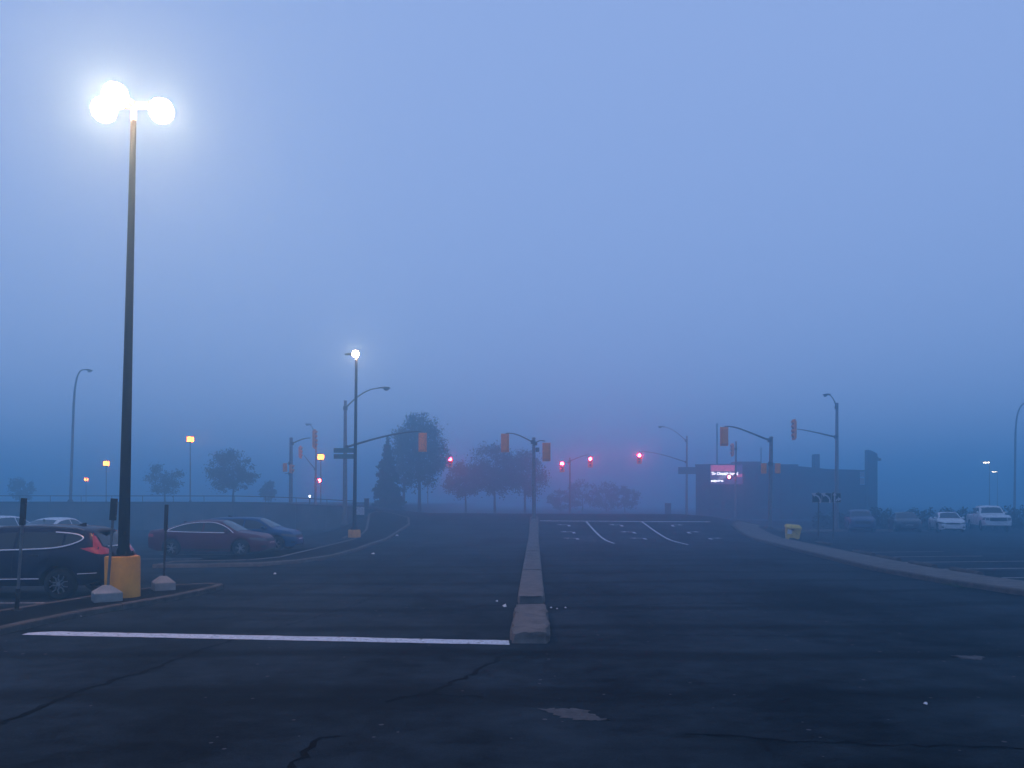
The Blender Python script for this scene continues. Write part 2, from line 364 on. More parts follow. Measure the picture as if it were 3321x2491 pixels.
def island(name, outline, h, m, seed=0, kw=.16, km='concrete_dirty'):
    """kerbed island; outline anticlockwise"""
    q = [Vector(p) for p in outline]; n = len(q); inn = []
    for i in range(n):
        t1 = (q[i]-q[i-1]).normalized(); t2 = (q[(i+1) % n]-q[i]).normalized()
        n1 = Vector((-t1.y, t1.x)); n2 = Vector((-t2.y, t2.x)); bis = (n1+n2).normalized(); inn.append(q[i]+bis*((kw-.02)/max(.4, bis.dot(n1))))
    bm = bmesh.new(); bv = [bm.verts.new((p.x, p.y, 0)) for p in inn]; f = bm.faces.new(bv); bmesh.ops.triangulate(bm, faces=[f])
    bmesh.ops.subdivide_edges(bm, edges=bm.edges[:], cuts=3, use_grid_fill=True); bmesh.ops.triangulate(bm, faces=bm.faces[:])
    for v in bm.verts: v.co.z = H(v.co.x, v.co.y)+h-.018
    bmesh.ops.recalc_face_normals(bm, faces=bm.faces)
    me = bpy.data.meshes.new(name); bm.to_mesh(me); bm.free(); me.materials.append(M_[m])
    o = link(bpy.data.objects.new(name, me)); tag(o, kind='structure')
    kerb_run(o, [tuple(p) for p in q], kw, h, km, closed=True, seed=seed)
    return o
near_island = island('traffic_island', [(-8.55, 12.0), (-8.45, 13.05), (-8.4, 14.0), (-8.26, 15.1), (-7.95, 16.1), (-7.55, 17.5), (-7.3, 19.4), (-7.35, 20.1), (-7.8, 20.35), (-8.5, 19.9), (-9.1, 18.6), (-9.5, 17.2), (-9.95, 15.2), (-10.6, 12.0)], .13, 'asphalt_island', 3)
lamp_island = island('lamp_island', [(-12.0, 26.3), (-10.2, 26.6), (-8.6, 27.1), (-7.7, 28.3), (-7.05, 31.2), (-6.95, 35.0), (-7.15, 42.0), (-7.15, 48.0), (-6.85, 53.0), (-7.3, 56.2), (-8.9, 58.4), (-10.8, 59.6), (-9.3, 50.0), (-9.15, 46.8), (-9.85, 46.5), (-9.85, 45.5), (-9.05, 45.2), (-9.0, 38.0), (-8.95, 30.0), (-9.6, 28.5), (-12.0, 27.8)], .13, 'asphalt_island', 5, km='concrete')
# median: loose end block and a long run of stones
def medx(y): return interp([(12.2, .29), (20.9, .52), (42, 1.13), (57.5, 1.62)], y)
def median_stone(parent, y0, y1, w, h, seed, rough=.0, notch=False, name='kerb_stone'):
    rr = random.Random(seed); mb = MB(); prof = [(-.5, -.04), (-.485, h*.55), (-.455, h*.93), (-.40, h), (-.2, h*1.02), (.0, h*1.03), (.2, h*1.02), (.40, h), (.455, h*.93), (.485, h*.55), (.5, -.04)]
    k = max(3, int((y1-y0)/.18)); m_ = len(prof); vs = []
    for j in range(k+1):
        y = lerp(y0, y1, j/k); e = (.10 if rough and j == 0 else .03 if rough and j in (1, k) else 0)
        for i_, (u, z) in enumerate(prof):
            yy = y+rr.uniform(-1, 1)*rough*.6
            if notch and j == 0: yy -= .12*(1-abs(u)*2) if z > 0 else 0
            if rough and j == 0 and z > 0: yy += .07
            ez = rr.uniform(-1, 1)*rough*.35*(1 if abs(u) > .3 else .3)
            vs.append((medx(y)+u*(w-e)+rr.uniform(-1, 1)*rough*.4*(abs(u) > .3), yy, H(medx(y), y)+(z+ez if z > 0 else z)))
    fs = [(j*m_+i_, j*m_+i_+1, (j+1)*m_+i_+1, (j+1)*m_+i_) for j in range(k) for i_ in range(m_-1)]+[tuple(range(m_)), tuple(range(k*m_, k*m_+m_))]
    mb.add(vs, fs); return mb.build(name, 'concrete', parent, org=(0, 0, 0), smooth=40)
median = bpy.data.objects.new('median', None); link(median); tag(median, kind='structure')
blk = median_stone(None, 12.25, 15.75, .64, .17, 9, rough=.085, name='concrete_block'); tag(blk, 'loose weathered concrete block with chipped end, closing the near end of the median', 'concrete block')
y = 17.05; k = 0
for s in (2.6, 4.2, 3.2, 3.0, 3.0, 3.0, 3.0, 3.0, 3.0, 3.0, 3.0, 3.0, 3.2):
    median_stone(median, y, y+s-.05, .62, .16+random.Random(k).uniform(-.012, .012), 20+k, rough=.022, notch=(k == 0)); y += s; k += 1
# sidewalk on the right
SW = [(12.4, 3), (12.2, 10), (12.0, 18.5), (11.6, 22), (11.6, 25.7), (12.2, 31), (13.0, 38), (13.5, 42), (14.2, 49), (14.7, 53), (16.2, 56.8), (19.0, 58.8), (24.0, 60.0), (31, 60.8)]
walk = bpy.data.objects.new('sidewalk', None); link(walk); tag(walk, kind='structure')
kerb_run(walk, SW, .16, .14, 'concrete_dirty', side=-1, seed=8, seg=2.4)
q = [Vector(p) for p in SW]; offs = []
for i, p in enumerate(q):
    t = (q[min(i+1, len(q)-1)]-q[max(i-1, 0)]).normalized(); offs.append(Vector((t.y, -t.x)))
for i in range(len(q)-1):
    Ls = (q[i+1]-q[i]).length; n = max(1, round(Ls/1.6))
    for j in range(n):
        t0, t1 = (j+.004)/n, (j+.996)/n; mb = MB(); vs = []; rr = random.Random(i*31+j); dz = rr.uniform(-.004, .004)
        for z in (-.03, .13+dz):
            for t, o_ in ((t0, .17), (t1, .17), (t1, 1.75), (t0, 1.75)):
                c = q[i].lerp(q[i+1], t)+offs[i].lerp(offs[i+1], t)*o_; vs.append((c.x, c.y, H(c.x, c.y)+z))
        mb.add(vs, [(3, 2, 1, 0), (4, 5, 6, 7), (0, 1, 5, 4), (1, 2, 6, 5), (2, 3, 7, 6), (3, 0, 4, 7)]); mb.build('paving_slab', 'concrete', walk, org=(0, 0, 0))
for k, (x, yy) in enumerate(((14.05, 24.4), (14.15, 27.2), (14.45, 30.3), (14.9, 33.4), (16.35, 41.4))):
    mb = MB(); prof = [(-.1, 0), (-.1, .07), (-.055, .13), (.055, .13), (.1, .07), (.1, 0)]
    mb.prism(prof, -.95, .95, M=Matrix(((1, 0, 0), (0, 0, 1), (0, 1, 0))))
    o = mb.build('wheel_stop', 'concrete_dirty'); o.location = (x, yy, H(x, yy)); o.rotation_euler = (0, 0, -.12+.03*k)
    tag(o, 'low concrete wheel stop in the parking row behind the sidewalk' if k < 4 else 'low concrete wheel stop beside the yellow grit bin', 'wheel stop', 'wheel stops along the sidewalk' if k < 4 else None)
# weeds at the sidewalk kerb
mb = MB(); rr = random.Random(3)
for k in range(70):
    c = Vector((11.55+rr.gauss(0, .06), 20.6+rr.gauss(0, .3), .0)); a = rr.uniform(0, 6.28); h = rr.uniform(.05, .16)
    mb.add([c, c+Vector((.012, 0, 0)), c+Vector((math.cos(a)*.07, math.sin(a)*.07, h))], [(0, 1, 2)])
o = mb.build('weeds', 'weed', org=(11.5, 20.6, 0)); o.location = (11.5, 20.6, 0); tag(o, 'tuft of green weeds growing at the sidewalk kerb', 'weeds', kind='stuff')

# ------------------------------------------------------------------ retaining wall + railing
WY = 62.0
def wtop(x): return EYE-(interp([(-45, 1083.5), (-21, 1084), (-17, 1088), (-12.4, 1095)], x)-HY)*WY/F
wall = thing('retaining_wall', 'long low concrete retaining wall behind the left car park', 'wall', (-30, WY, 0))
rail = thing('railing', 'thin metal railing along the top of the concrete retaining wall', 'railing', (-30, WY+.2, 2.2))
x = -63.0; k = 0
while x < -12.5:
    x1 = min(x+2.42, -12.4); mb = MB(); z0, z1 = wtop(x), wtop(x1); a = .0+.015*(k % 2)
    mb.add([(x+.012, WY-.1+a, -.3), (x1-.012, WY-.1+a, -.3), (x1-.012, WY+.28, -.3), (x+.012, WY+.28, -.3), (x+.012, WY-.1+a, z0-.14), (x1-.012, WY-.1+a, z1-.14), (x1-.012, WY+.28, z1-.14), (x+.012, WY+.28, z0-.14)],
           [(3, 2, 1, 0), (4, 5, 6, 7), (0, 1, 5, 4), (1, 2, 6, 5), (2, 3, 7, 6), (3, 0, 4, 7)]); mb.build('wall_panel', 'wall_concrete', wall)
    mb = MB(); mb.add([(x+.006, WY-.16, z0-.137), (x1-.006, WY-.16, z1-.137), (x1-.006, WY+.34, z1-.137), (x+.006, WY+.34, z0-.137), (x+.006, WY-.16, z0), (x1-.006, WY-.16, z1), (x1-.006, WY+.34, z1), (x+.006, WY+.34, z0)],
           [(3, 2, 1, 0), (4, 5, 6, 7), (0, 1, 5, 4), (1, 2, 6, 5), (2, 3, 7, 6), (3, 0, 4, 7)]); mb.build('coping', 'concrete_dirty', wall)
    MB().tube([(x+.02, WY+.1, z0-.03), (x+.02, WY+.1, z0+.46)], .022, 6).build('post', 'dark_galv', rail)
    MB().tube([(x+.02, WY+.1, z0+.46), (x1+.02, WY+.1, z1+.46)], .03, 6).build('top_rail', 'dark_galv', rail)
    x = x1; k += 1
MB().tube([(x, WY+.1, wtop(x)-.03), (x, WY+.1, wtop(x)+.46)], .022, 6).build('post', 'dark_galv', rail)

# ------------------------------------------------------------------ car-park lamps
def lot_lamp(label, base, top, heads, ped_r, ped_h, r0, r1, lens_m, s=1.0, lean=0.0):
    t = thing('car_park_lamp', label, 'lamp post', base); b = Vector(base); top = Vector(top)
    mb = MB(); rr = random.Random(7); n = 28
    mb.lathe([(0, -.05), (ped_r*1.0, -.05), (ped_r*1.0, ped_h-.03), (ped_r*.96, ped_h), (0, ped_h+.004)], n, c=b); mb.build('pedestal', 'pedestal_yellow', t, smooth=40)
    d = top-b; bp = b+Vector((0, 0, ped_h))
    m2 = MB(); m2.box(bp+Vector((-r0*1.55, -r0*1.55, .002)), bp+Vector((r0*1.55, r0*1.55, .035)), bev=.01); pl = m2.build('base_plate', 'black_metal', t)
    for sx in (-1, 1):
        for sy in (-1, 1): MB().lathe([(0, .07), (.022, .07), (.022, .03), (.035, .03), (.035, 0)], 6, c=bp+Vector((sx*r0*1.25, sy*r0*1.25, .036))).build('anchor_bolt', 'rust_black', pl, org=b)
    def at(z): return Vector((b.x+d.x*z/d.z, b.y+d.y*z/d.z, b.z+z))
    zs = [ped_h+.03, ped_h+.12, ped_h+.2, 2.4, d.z*.5, d.z*.8, d.z-.35]; m3 = MB(); m3.tube([at(z) for z in zs], [r0*1.25, r0*1.22, r0, lerp(r0, r1, .12), lerp(r0, r1, .5), lerp(r0, r1, .82), r1], 16); m3.build('pole', 'black_metal', t, smooth=40)
    MB().tube([at(d.z-.35), at(d.z-.02)], r1*1.02, 16).build('tenon', 'galvanised', t, smooth=40)  # pole top in pale metal: lamp light put into its colour
    MB().box(at(ped_h+.55)+Vector((-.06, -r0-.03, -.09)), at(ped_h+.55)+Vector((.06, -r0+.04, .09)), bev=.008).build('hand_hole_cover', 'black_metal', t)
    for (ang, lit, drop) in heads:
        c = at(d.z); M = Matrix.Translation(c)@Matrix.Rotation(ang, 4, 'Z')@Matrix.Rotation(drop, 4, 'Y')
        def X(v): return [M@Vector(p) for p in v]
        a = MB(); a.add(X([(.0, -.05, -.09), (.46*s, -.05, -.06), (.46*s, .05, -.06), (0, .05, -.09), (0, -.05, .05), (.46*s, -.05, .04), (.46*s, .05, .04), (0, .05, .05)]), [(3, 2, 1, 0), (4, 5, 6, 7), (0, 1, 5, 4), (1, 2, 6, 5), (2, 3, 7, 6), (3, 0, 4, 7)]); arm = a.build('arm', 'galvanised' if lit else 'black_metal', t)  # arm of a lit head is paler: the glow put into its colour
        h = MB(); u0, u1, w = .44*s, .96*s, .25*s
        if lit: uu0, uu1, u0, u1, ww, w = u0, u1, u0-.03, u0+.2, w, .10
        h.add(X([(u0, -w, -.02), (u1, -w, -.02), (u1, w, -.02), (u0, w, -.02), (u0, -w, .03), (u1, -w*.9, .02), (u1, w*.9, .02), (u0, w, .03), (u0+.08, -w*.7, .06), (u1-.08, -w*.6, .05), (u1-.08, w*.6, .05), (u0+.08, w*.7, .06)]),
              [(3, 2, 1, 0), (0, 1, 5, 4), (1, 2, 6, 5), (2, 3, 7, 6), (3, 0, 4, 7), (4, 5, 9, 8), (5, 6, 10, 9), (6, 7, 11, 10), (7, 4, 8, 11), (8, 9, 10, 11)]); hd = h.build('lamp_head', 'dark_galv' if lit else 'black_metal', t, smooth=30)  # housing of a lit head likewise paler, glow put into the material
        if lit: u0, u1, w = uu0, uu1, ww
        l = MB(); v = []; rings = ((.30, .13*s), (.72, .09*s), (1.0, .0), (1.12, -.12*s), (1.06, -.24*s), (.80, -.35*s), (.42, -.41*s), (.0, -.43*s)) if lit else ((.9, -.022), (.88, -.03), (.0, -.031)); n = 20  # lit lens swollen past its housing, shaped to stand in for glare
        for f_, z in rings:
            for k in range(n):
                aa = 2*math.pi*k/n; cx = (u0+u1)/2+.02; v.append((cx+math.cos(aa)*(u1-u0)*.5*f_, math.sin(aa)*w*f_, z))
        l.add(X(v), [(i*n+k, i*n+(k+1) % n, (i+1)*n+(k+1) % n, (i+1)*n+k) for i in range(len(rings)-1) for k in range(n)]); l.build('lens', lens_m if lit else 'sign_black', hd, org=b, smooth=60)
    return t
bz = H(-8.62, 17.45)+.11
lot_lamp('tall black lamp post with glowing heads on a big yellow concrete pedestal', (-8.62, 17.45, bz), (-8.62+.25, 17.45, 11.0), [(R(186), 1, R(2)), (R(262), 1, R(0)), (R(-4), 1, R(3))], .36, .90, .118, .058, 'led_white', .88)
bz = H(-9.2, 46)+.10
lot_lamp('slim black lamp post on a low orange base, one head lit and one dark', (-9.2, 46, bz), (-9.08, 46, 10.85), [(R(182), 0, R(3)), (R(-85), 1, R(0))], .36, .45, .11, .075, 'led_mid', .68)

# ------------------------------------------------------------------ sign posts in the near island
def sign_post(label, base, tip, sign_len, sign_d, post_m, blockw=None, sleeve=False, sign_t=.05):
    b, tp = Vector(base), Vector(tip); t = thing('sign_post', label, 'sign post', base); d = (tp-b).normalized()
    z0 = .30 if blockw else 0
    mb = MB(); mb.tube([b+d*z0, b+d*((tp-b).length-.02)], .028, 8); mb.build('post', post_m, t, smooth=40)
    s0 = tp-d*sign_len; side = Vector((0, 1, 0)); u = d.cross(side).normalized(); yv = Vector((0, 1, 0))
    mb = MB(); w = sign_d/2
    vs = []
    for q_ in (s0, tp):
        for (a_, b_) in ((-sign_t, -w), (sign_t, -w), (sign_t, w), (-sign_t, w)): vs.append(q_+u*a_+yv*b_)
    mb.add(vs, [(3, 2, 1, 0), (4, 5, 6, 7), (0, 1, 5, 4), (1, 2, 6, 5), (2, 3, 7, 6), (3, 0, 4, 7)]); sp = mb.build('sign_plate', 'sign_back', t)
    for f_ in (.2, .8): MB().tube([s0.lerp(tp, f_)-u*(sign_t+.012), s0.lerp(tp, f_)+u*(sign_t+.012)], .012, 6).build('bolt', 'galvanised', sp, org=b)
    if blockw:
        w = blockw/2; mb = MB(); a = R(34); Mz = Matrix.Rotation(a, 3, 'Z')
        def rg(w_, z): return [b+Mz@Vector((sx*w_, sy*w_, z)) for sx, sy in ((-1, -1), (1, -1), (1, 1), (-1, 1))]
        vs = rg(w, 0)+rg(w, .17)+rg(w*.97, .19)+rg(.07, .33)
        mb.add(vs, [(i*4+k, i*4+(k+1) % 4, i*4+4+(k+1) % 4, i*4+4+k) for i in range(3) for k in range(4)]+[(3, 2, 1, 0), (12, 13, 14, 15)]); mb.build('concrete_foot', 'concrete_pale', t)
    if sleeve:
        mb = MB(); mb.tube([b, b+d*.42], .042, 8); mb.build('sleeve', 'rust_black', t, smooth=40); MB().lathe([(0, .03), (.09, .03), (.1, 0)], 12, c=b).build('foot_flange', 'rust_black', t)
    return t
iz = .11
d1 = 15.25; sign_post('steel sign post in a rusty sleeve, its narrow sign edge-on, beside the dark SUV', (P(36, 0, d1).x, d1, iz), P(52, 1076, d1), .52, .07, 'galvanised', sleeve=True, sign_t=.042)
d2 = 16.75; sign_post('leaning sign post in a pale concrete foot in front of the yellow pedestal', (P(231, 0, d2).x, d2, iz), P(247, 1077, d2), .46, .07, 'galvanised', .54, sign_t=.06)
d3 = 18.85; sign_post('thin dark sign post in a pale concrete foot at the tip of the island', (P(353, 0, d3).x, d3, iz), P(360, 1090, d3), .62, .06, 'dark_galv', .46, sign_t=.035)

# ------------------------------------------------------------------ vehicles
def car_body(spec):
    L0, L1 = spec['top'][0][0], spec['top'][-1][0]; wh = spec['wheels']; Rw = spec['R']; zc = Rw
    xs = set()
    n = 64
    for i in range(n+1): xs.add(round(L0+(L1-L0)*i/n, 4))
    for e in (.01, .025, .045, .07, .1, .14): xs.add(round(L0+e, 4)); xs.add(round(L1-e, 4))
    for xw in wh:
        for k in range(-12, 13): xs.add(round(xw+(Rw+.075)*math.sin(k/12*math.pi/2), 4))
    for p in spec.get('extra', []): xs.add(p)
    xs = sorted(x for x in xs if L0 <= x <= L1); ring = []; sill = spec['sill']
    for x in xs:
        tp = cinterp(spec['top'], x); bl = min(cinterp(spec['belt'], x), tp-.02); w = cinterp(spec['w'], x); wt = min(cinterp(spec['wt'], x), w-.02)
        zl = cinterp(spec['low'], x) if 'low' in spec else sill; zb = min(zl, bl-.05)
        for xw in wh:
            Ra = Rw+.07
            if abs(x-xw) < Ra: zl = max(zl, zc+math.sqrt(Ra*Ra-(x-xw)**2)*.98)
        zl = min(zl, bl-.04); zm = lerp(zl, bl, .55)
        cab = min(1, max(0, (tp-bl)/.35)); sh = .035+.03*cab
        pts = [(0, zb), (w-.26, zb), (w-.26, zl), (w-.03, zl), (w-.012, zl+.025), (w, zm), (w-.012, lerp(zm, bl, .6)), (w-sh, bl), (lerp(w-sh, wt, .93), lerp(bl, tp, .86)), (wt-.045, tp-.018*cab-.004), (wt*.55, tp+.012), (0, tp+.02)]
        ring.append([(x, y, z) for y, z in pts]+[(x, -y, z) for y, z in reversed(pts[1:-1])])
    m = len(ring[0]); mb = MB(); mb.v = [Vector(p) for r in ring for p in r]
    for i in range(len(xs)-1):
        for k in range(m):
            j = k if k < 11 else 21-k
            mb.f.append((i*m+k, i*m+(k+1) % m, (i+1)*m+(k+1) % m, (i+1)*m+k)); mb.m.append(1 if j <= 2 else 0)
    mb.f += [tuple(range(m)), tuple(range((len(xs)-1)*m, len(xs)*m))]; mb.m += [0, 0]
    return mb
def car_tools(mb):
    tree = BVHTree.FromPolygons([tuple(v) for v in mb.v], [f for f in mb.f if len(f) == 4])
    def hit(axis, u, v, sgn):
        if axis == 'Y': o, d = Vector((u, sgn*3, v)), Vector((0, -sgn, 0))
        elif axis == 'X': o, d = Vector((sgn*6, u, v)), Vector((-sgn, 0, 0))
        else: o, d = Vector((u, v, 5)), Vector((0, 0, -1))
        h = tree.ray_cast(o, d); return (h[0], -d) if h[0] else (None, -d)
    def patch(poly_, axis, sgn, off=.007, cuts=4):
        bm = bmesh.new(); f = bm.faces.new([bm.verts.new((u, v, 0)) for u, v in poly_]); bmesh.ops.triangulate(bm, faces=[f])
        bmesh.ops.subdivide_edges(bm, edges=bm.edges[:], cuts=cuts, use_grid_fill=True); bmesh.ops.triangulate(bm, faces=bm.faces[:]); bm.verts.index_update(); last = None; vs = []
        for v in bm.verts:
            p, nrm = hit(axis, v.co.x, v.co.y, sgn); vs.append((p, nrm, v.co.copy()))
        good = [p for p, _, _ in vs if p]
        out = []
        for p, nrm, c in vs:
            if p is None:
                g_ = min(good, key=lambda q_: (Vector((q_.x, q_.z) if axis == 'Y' else (q_.y, q_.z) if axis == 'X' else (q_.x, q_.y))-Vector((c.x, c.y))).length); p = g_
            out.append(p+nrm*off)
        fs = [tuple(v.index for v in f.verts) for f in bm.faces]; bm.free(); r = MB(); r.add(out, fs); return r
    def line(pts, axis, sgn, rad, off=.012, closed=False, seg=.06):
        q_ = [Vector(p) for p in pts]; 
        if closed: q_.append(q_[0])
        pp = []
        for a, b in zip(q_, q_[1:]):
            n = max(1, int((b-a).length/seg)); pp += [a.lerp(b, i/n) for i in range(n)]
        pp.append(q_[-1]); w = []
        for p in pp:
            h, nn = hit(axis, p.x, p.y, sgn)
            if h: w.append(h+nn*off)
        r = MB()
        if len(w) > 1: r.tube(w, rad, 6)
        return r
    return hit, patch, line
def smooth_poly(p, it=2, closed=True):
    q_ = [Vector(v) for v in p]
    for _ in range(it):
        n = len(q_); o = []
        for i in range(n if closed else n-1):
            a, b = q_[i], q_[(i+1) % n]; o += [a.lerp(b, .25), a.lerp(b, .75)]
        q_ = o if closed else [q_[0]]+o+[q_[-1]]
    return [tuple(v) for v in q_]
WHEEL = {}
def wheel_meshes(key, Rw, W, rimr, nsp, style):
    if key in WHEEL: return WHEEL[key]
    t = MB(); t.lathe([(rimr, -W/2), (rimr+.02, -W/2-.004), (Rw-.045, -W/2), (Rw-.012, -W/2+.025), (Rw, -W/2+.05), (Rw, W/2-.05), (Rw-.012, W/2-.025), (Rw-.045, W/2), (rimr+.02, W/2+.004), (rimr, W/2), (rimr, -W/2)], 36, 'Y')
    r = MB(); y = -W/2+.012
    r.lathe([(rimr-.004, -W/2+.16), (rimr-.004, y-.012), (rimr-.022, y-.012), (rimr-.030, y+.02), (rimr-.03, y+.09), (0, y+.095)], 36, 'Y')
    s = MB()
    for k in range(nsp):
        a = 2*math.pi*(k+.5)/nsp; M = Matrix.Rotation(a, 3, 'Y')
        if style == 'wide':
            for sg in (-1, 1):
                pl = [(.03, sg*.012), (.07, sg*.042), (rimr*.55, sg*.035), (rimr-.03, sg*.095), (rimr-.022, sg*.072), (rimr*.55, sg*.016), (.07, sg*.022)]
                s.prism([(p, q_) for p, q_ in pl], y-.008, y+.03, M=M@Matrix(((1, 0, 0), (0, 0, 1), (0, 1, 0))))
        else:
            for sg in (-1, 1):
                pl = [(.03, sg*.004), (.05, sg*.022), (rimr-.024, sg*.050), (rimr-.024, sg*.030), (.06, sg*.006)]
                s.prism(pl, y-.006, y+.025, M=M@Matrix(((1, 0, 0), (0, 0, 1), (0, 1, 0))))
    s.lathe([(0, y-.012), (.045, y-.012), (.05, y+.02)], 16, 'Y')
    WHEEL[key] = (t.mesh('tyre', 'rubber', smooth=40), r.mesh('rim', 'alloy_dark', smooth=40), s.mesh('spokes', 'alloy')); return WHEEL[key]
def add_wheels(t, spec, key):
    me = wheel_meshes(key, spec['R'], .225, spec['rim'], spec['nsp'], spec.get('style', 'thin'))
    for xw in spec['wheels']:
        for sg in (-1, 1):
            w = obj('wheel', me[0], t, (xw, sg*(spec['tr']), spec['R']), 0 if sg < 0 else math.pi); w.rotation_euler.y = .3*xw+sg*.4
            obj('rim', me[1], w); obj('spokes', me[2], w)
def mk_car(name, label, cat, loc, rz, spec, paint, key):
    t = thing(name, label, cat, loc, rz); Z0 = (0, 0, 0); mb = car_body(spec); hit, patch, line = car_tools(mb)
    body = mb.build('body', [paint, 'car_trim'], t, org=Z0, smooth=38)
    for pts, nm, m, off in spec.get('side', []):
        for sg in (-1, 1): patch(pts, 'Y', sg, off).build(nm, m, t, org=Z0, smooth=40)
    for pts, nm, m, rad, closed in spec.get('sideline', []):
        for sg in (-1, 1): line(pts, 'Y', sg, rad, closed=closed).build(nm, m, t, org=Z0, smooth=50)
    for pts, ax, sg, nm, m, off in spec.get('end', []): patch(pts, ax, sg, off).build(nm, m, t, org=Z0, smooth=40)
    for pts, ax, sg, nm, m, rad in spec.get('endline', []): line(pts, ax, sg, rad).build(nm, m, t, org=Z0, smooth=50)
    mx_, mz = spec['mirror']
    for sg in (-1, 1):
        p, _ = hit('Y', mx_, mz, sg)
        if p is None: continue
        m = MB(); yb = abs(p.y); pr = [(-.06, -.07), (.07, -.055), (.10, .0), (.06, .075), (-.06, .085)]
        vs = []
        for yy, s_ in ((yb-.02, .4), (yb+.06, .9), (yb+.16, 1.0), (yb+.20, .7)):
            for (a, b) in pr: vs.append((mx_+a*s_, sg*yy, mz+.03+b*s_))
        m.add(vs, [(i*5+k, i*5+(k+1) % 5, i*5+5+(k+1) % 5, i*5+5+k) for i in range(3) for k in range(5)]+[(0, 1, 2, 3, 4), (15, 16, 17, 18, 19)]); m.build('mirror', spec.get('mirror_m', paint), t, org=Z0, smooth=40)
    for hx, hz in spec.get('handles', []):
        for sg in (-1, 1):
            p, _ = hit('Y', hx, hz, sg)
            if p: MB().box((hx-.11, p.y-.014*sg if sg > 0 else p.y-.03, hz-.018), (hx+.11, p.y+.03 if sg > 0 else p.y+.014, hz+.018), bev=.006).build('door_handle', spec.get('handle_m', paint), t, org=Z0)
    if 'fin' in spec:
        fx = spec['fin']; p, _ = hit('Z', fx, 0, 1); m = MB(); m.add([(fx+.16, -.012, p.z-.01), (fx+.16, .012, p.z-.01), (fx-.08, .035, p.z-.01), (fx-.08, -.035, p.z-.01), (fx-.1, 0, p.z+.075), (fx-.02, 0, p.z+.07)], [(0, 1, 5), (1, 2, 4, 5), (2, 3, 4), (3, 0, 5, 4), (0, 3, 2, 1)]); m.build('antenna_fin', spec.get('fin_m', 'car_trim'), t, org=Z0)
    for m_, nm, mm in spec.get('custom', []): m_(hit).build(nm, mm, t, org=Z0, smooth=40)
    add_wheels(t, spec, key); return t

# dark SUV, tail towards the lane
dlo = smooth_poly([(-1.77, 1.36), (-1.70, 1.44), (-1.50, 1.485), (-1.15, 1.515), (-.5, 1.52), (.25, 1.50), (.62, 1.40), (1.10, 1.12), (.9, 1.085), (-.1, 1.12), (-.9, 1.145), (-1.3, 1.18), (-1.6, 1.27)], 2)
def band(pts, x0, x1): 
    bm = bmesh.new(); f = bm.faces.new([bm.verts.new((a, b, 0)) for a, b in pts])
    for xx, nx_ in ((x1, -1), (x0, 1)): bmesh.ops.bisect_plane(bm, geom=bm.verts[:]+bm.edges[:]+bm.faces[:], plane_co=(xx, 0, 0), plane_no=(nx_, 0, 0), clear_outer=True)
    f = max(bm.faces, key=lambda q_: q_.calc_area()); r = [(v.co.x, v.co.y) for v in f.verts]; bm.free(); return r
def spoiler(hit):
    m = MB(); vs = []
    for y_ in (-.62, -.3, 0, .3, .62):
        p, _ = hit('Z', -1.70, y_, 1); k = 1-.18*(abs(y_)/.62)**2
        vs += [(-1.62, y_, p.z+.004), (-2.06*k-.02*(1-k), y_, p.z-.055), (-2.08*k, y_, p.z-.085), (-1.78, y_, p.z-.14)]
    m.add(vs, [(i*4+k, i*4+(k+1) % 4, i*4+4+(k+1) % 4, i*4+4+k) for i in range(4) for k in range(4)]+[(0, 1, 2, 3), (16, 17, 18, 19)]); return m
def rail_f(sg):
    def f(hit):
        m = MB(); pts = []
        for i in range(17):
            x_ = lerp(.65, -1.72, i/16); p, _ = hit('Z', x_, sg*.60, 1); e = min(i, 16-i); pts.append((x_, sg*.60, p.z+(.0 if e == 0 else .028)))
        m.tube(pts, .014, 6); return m
    return f
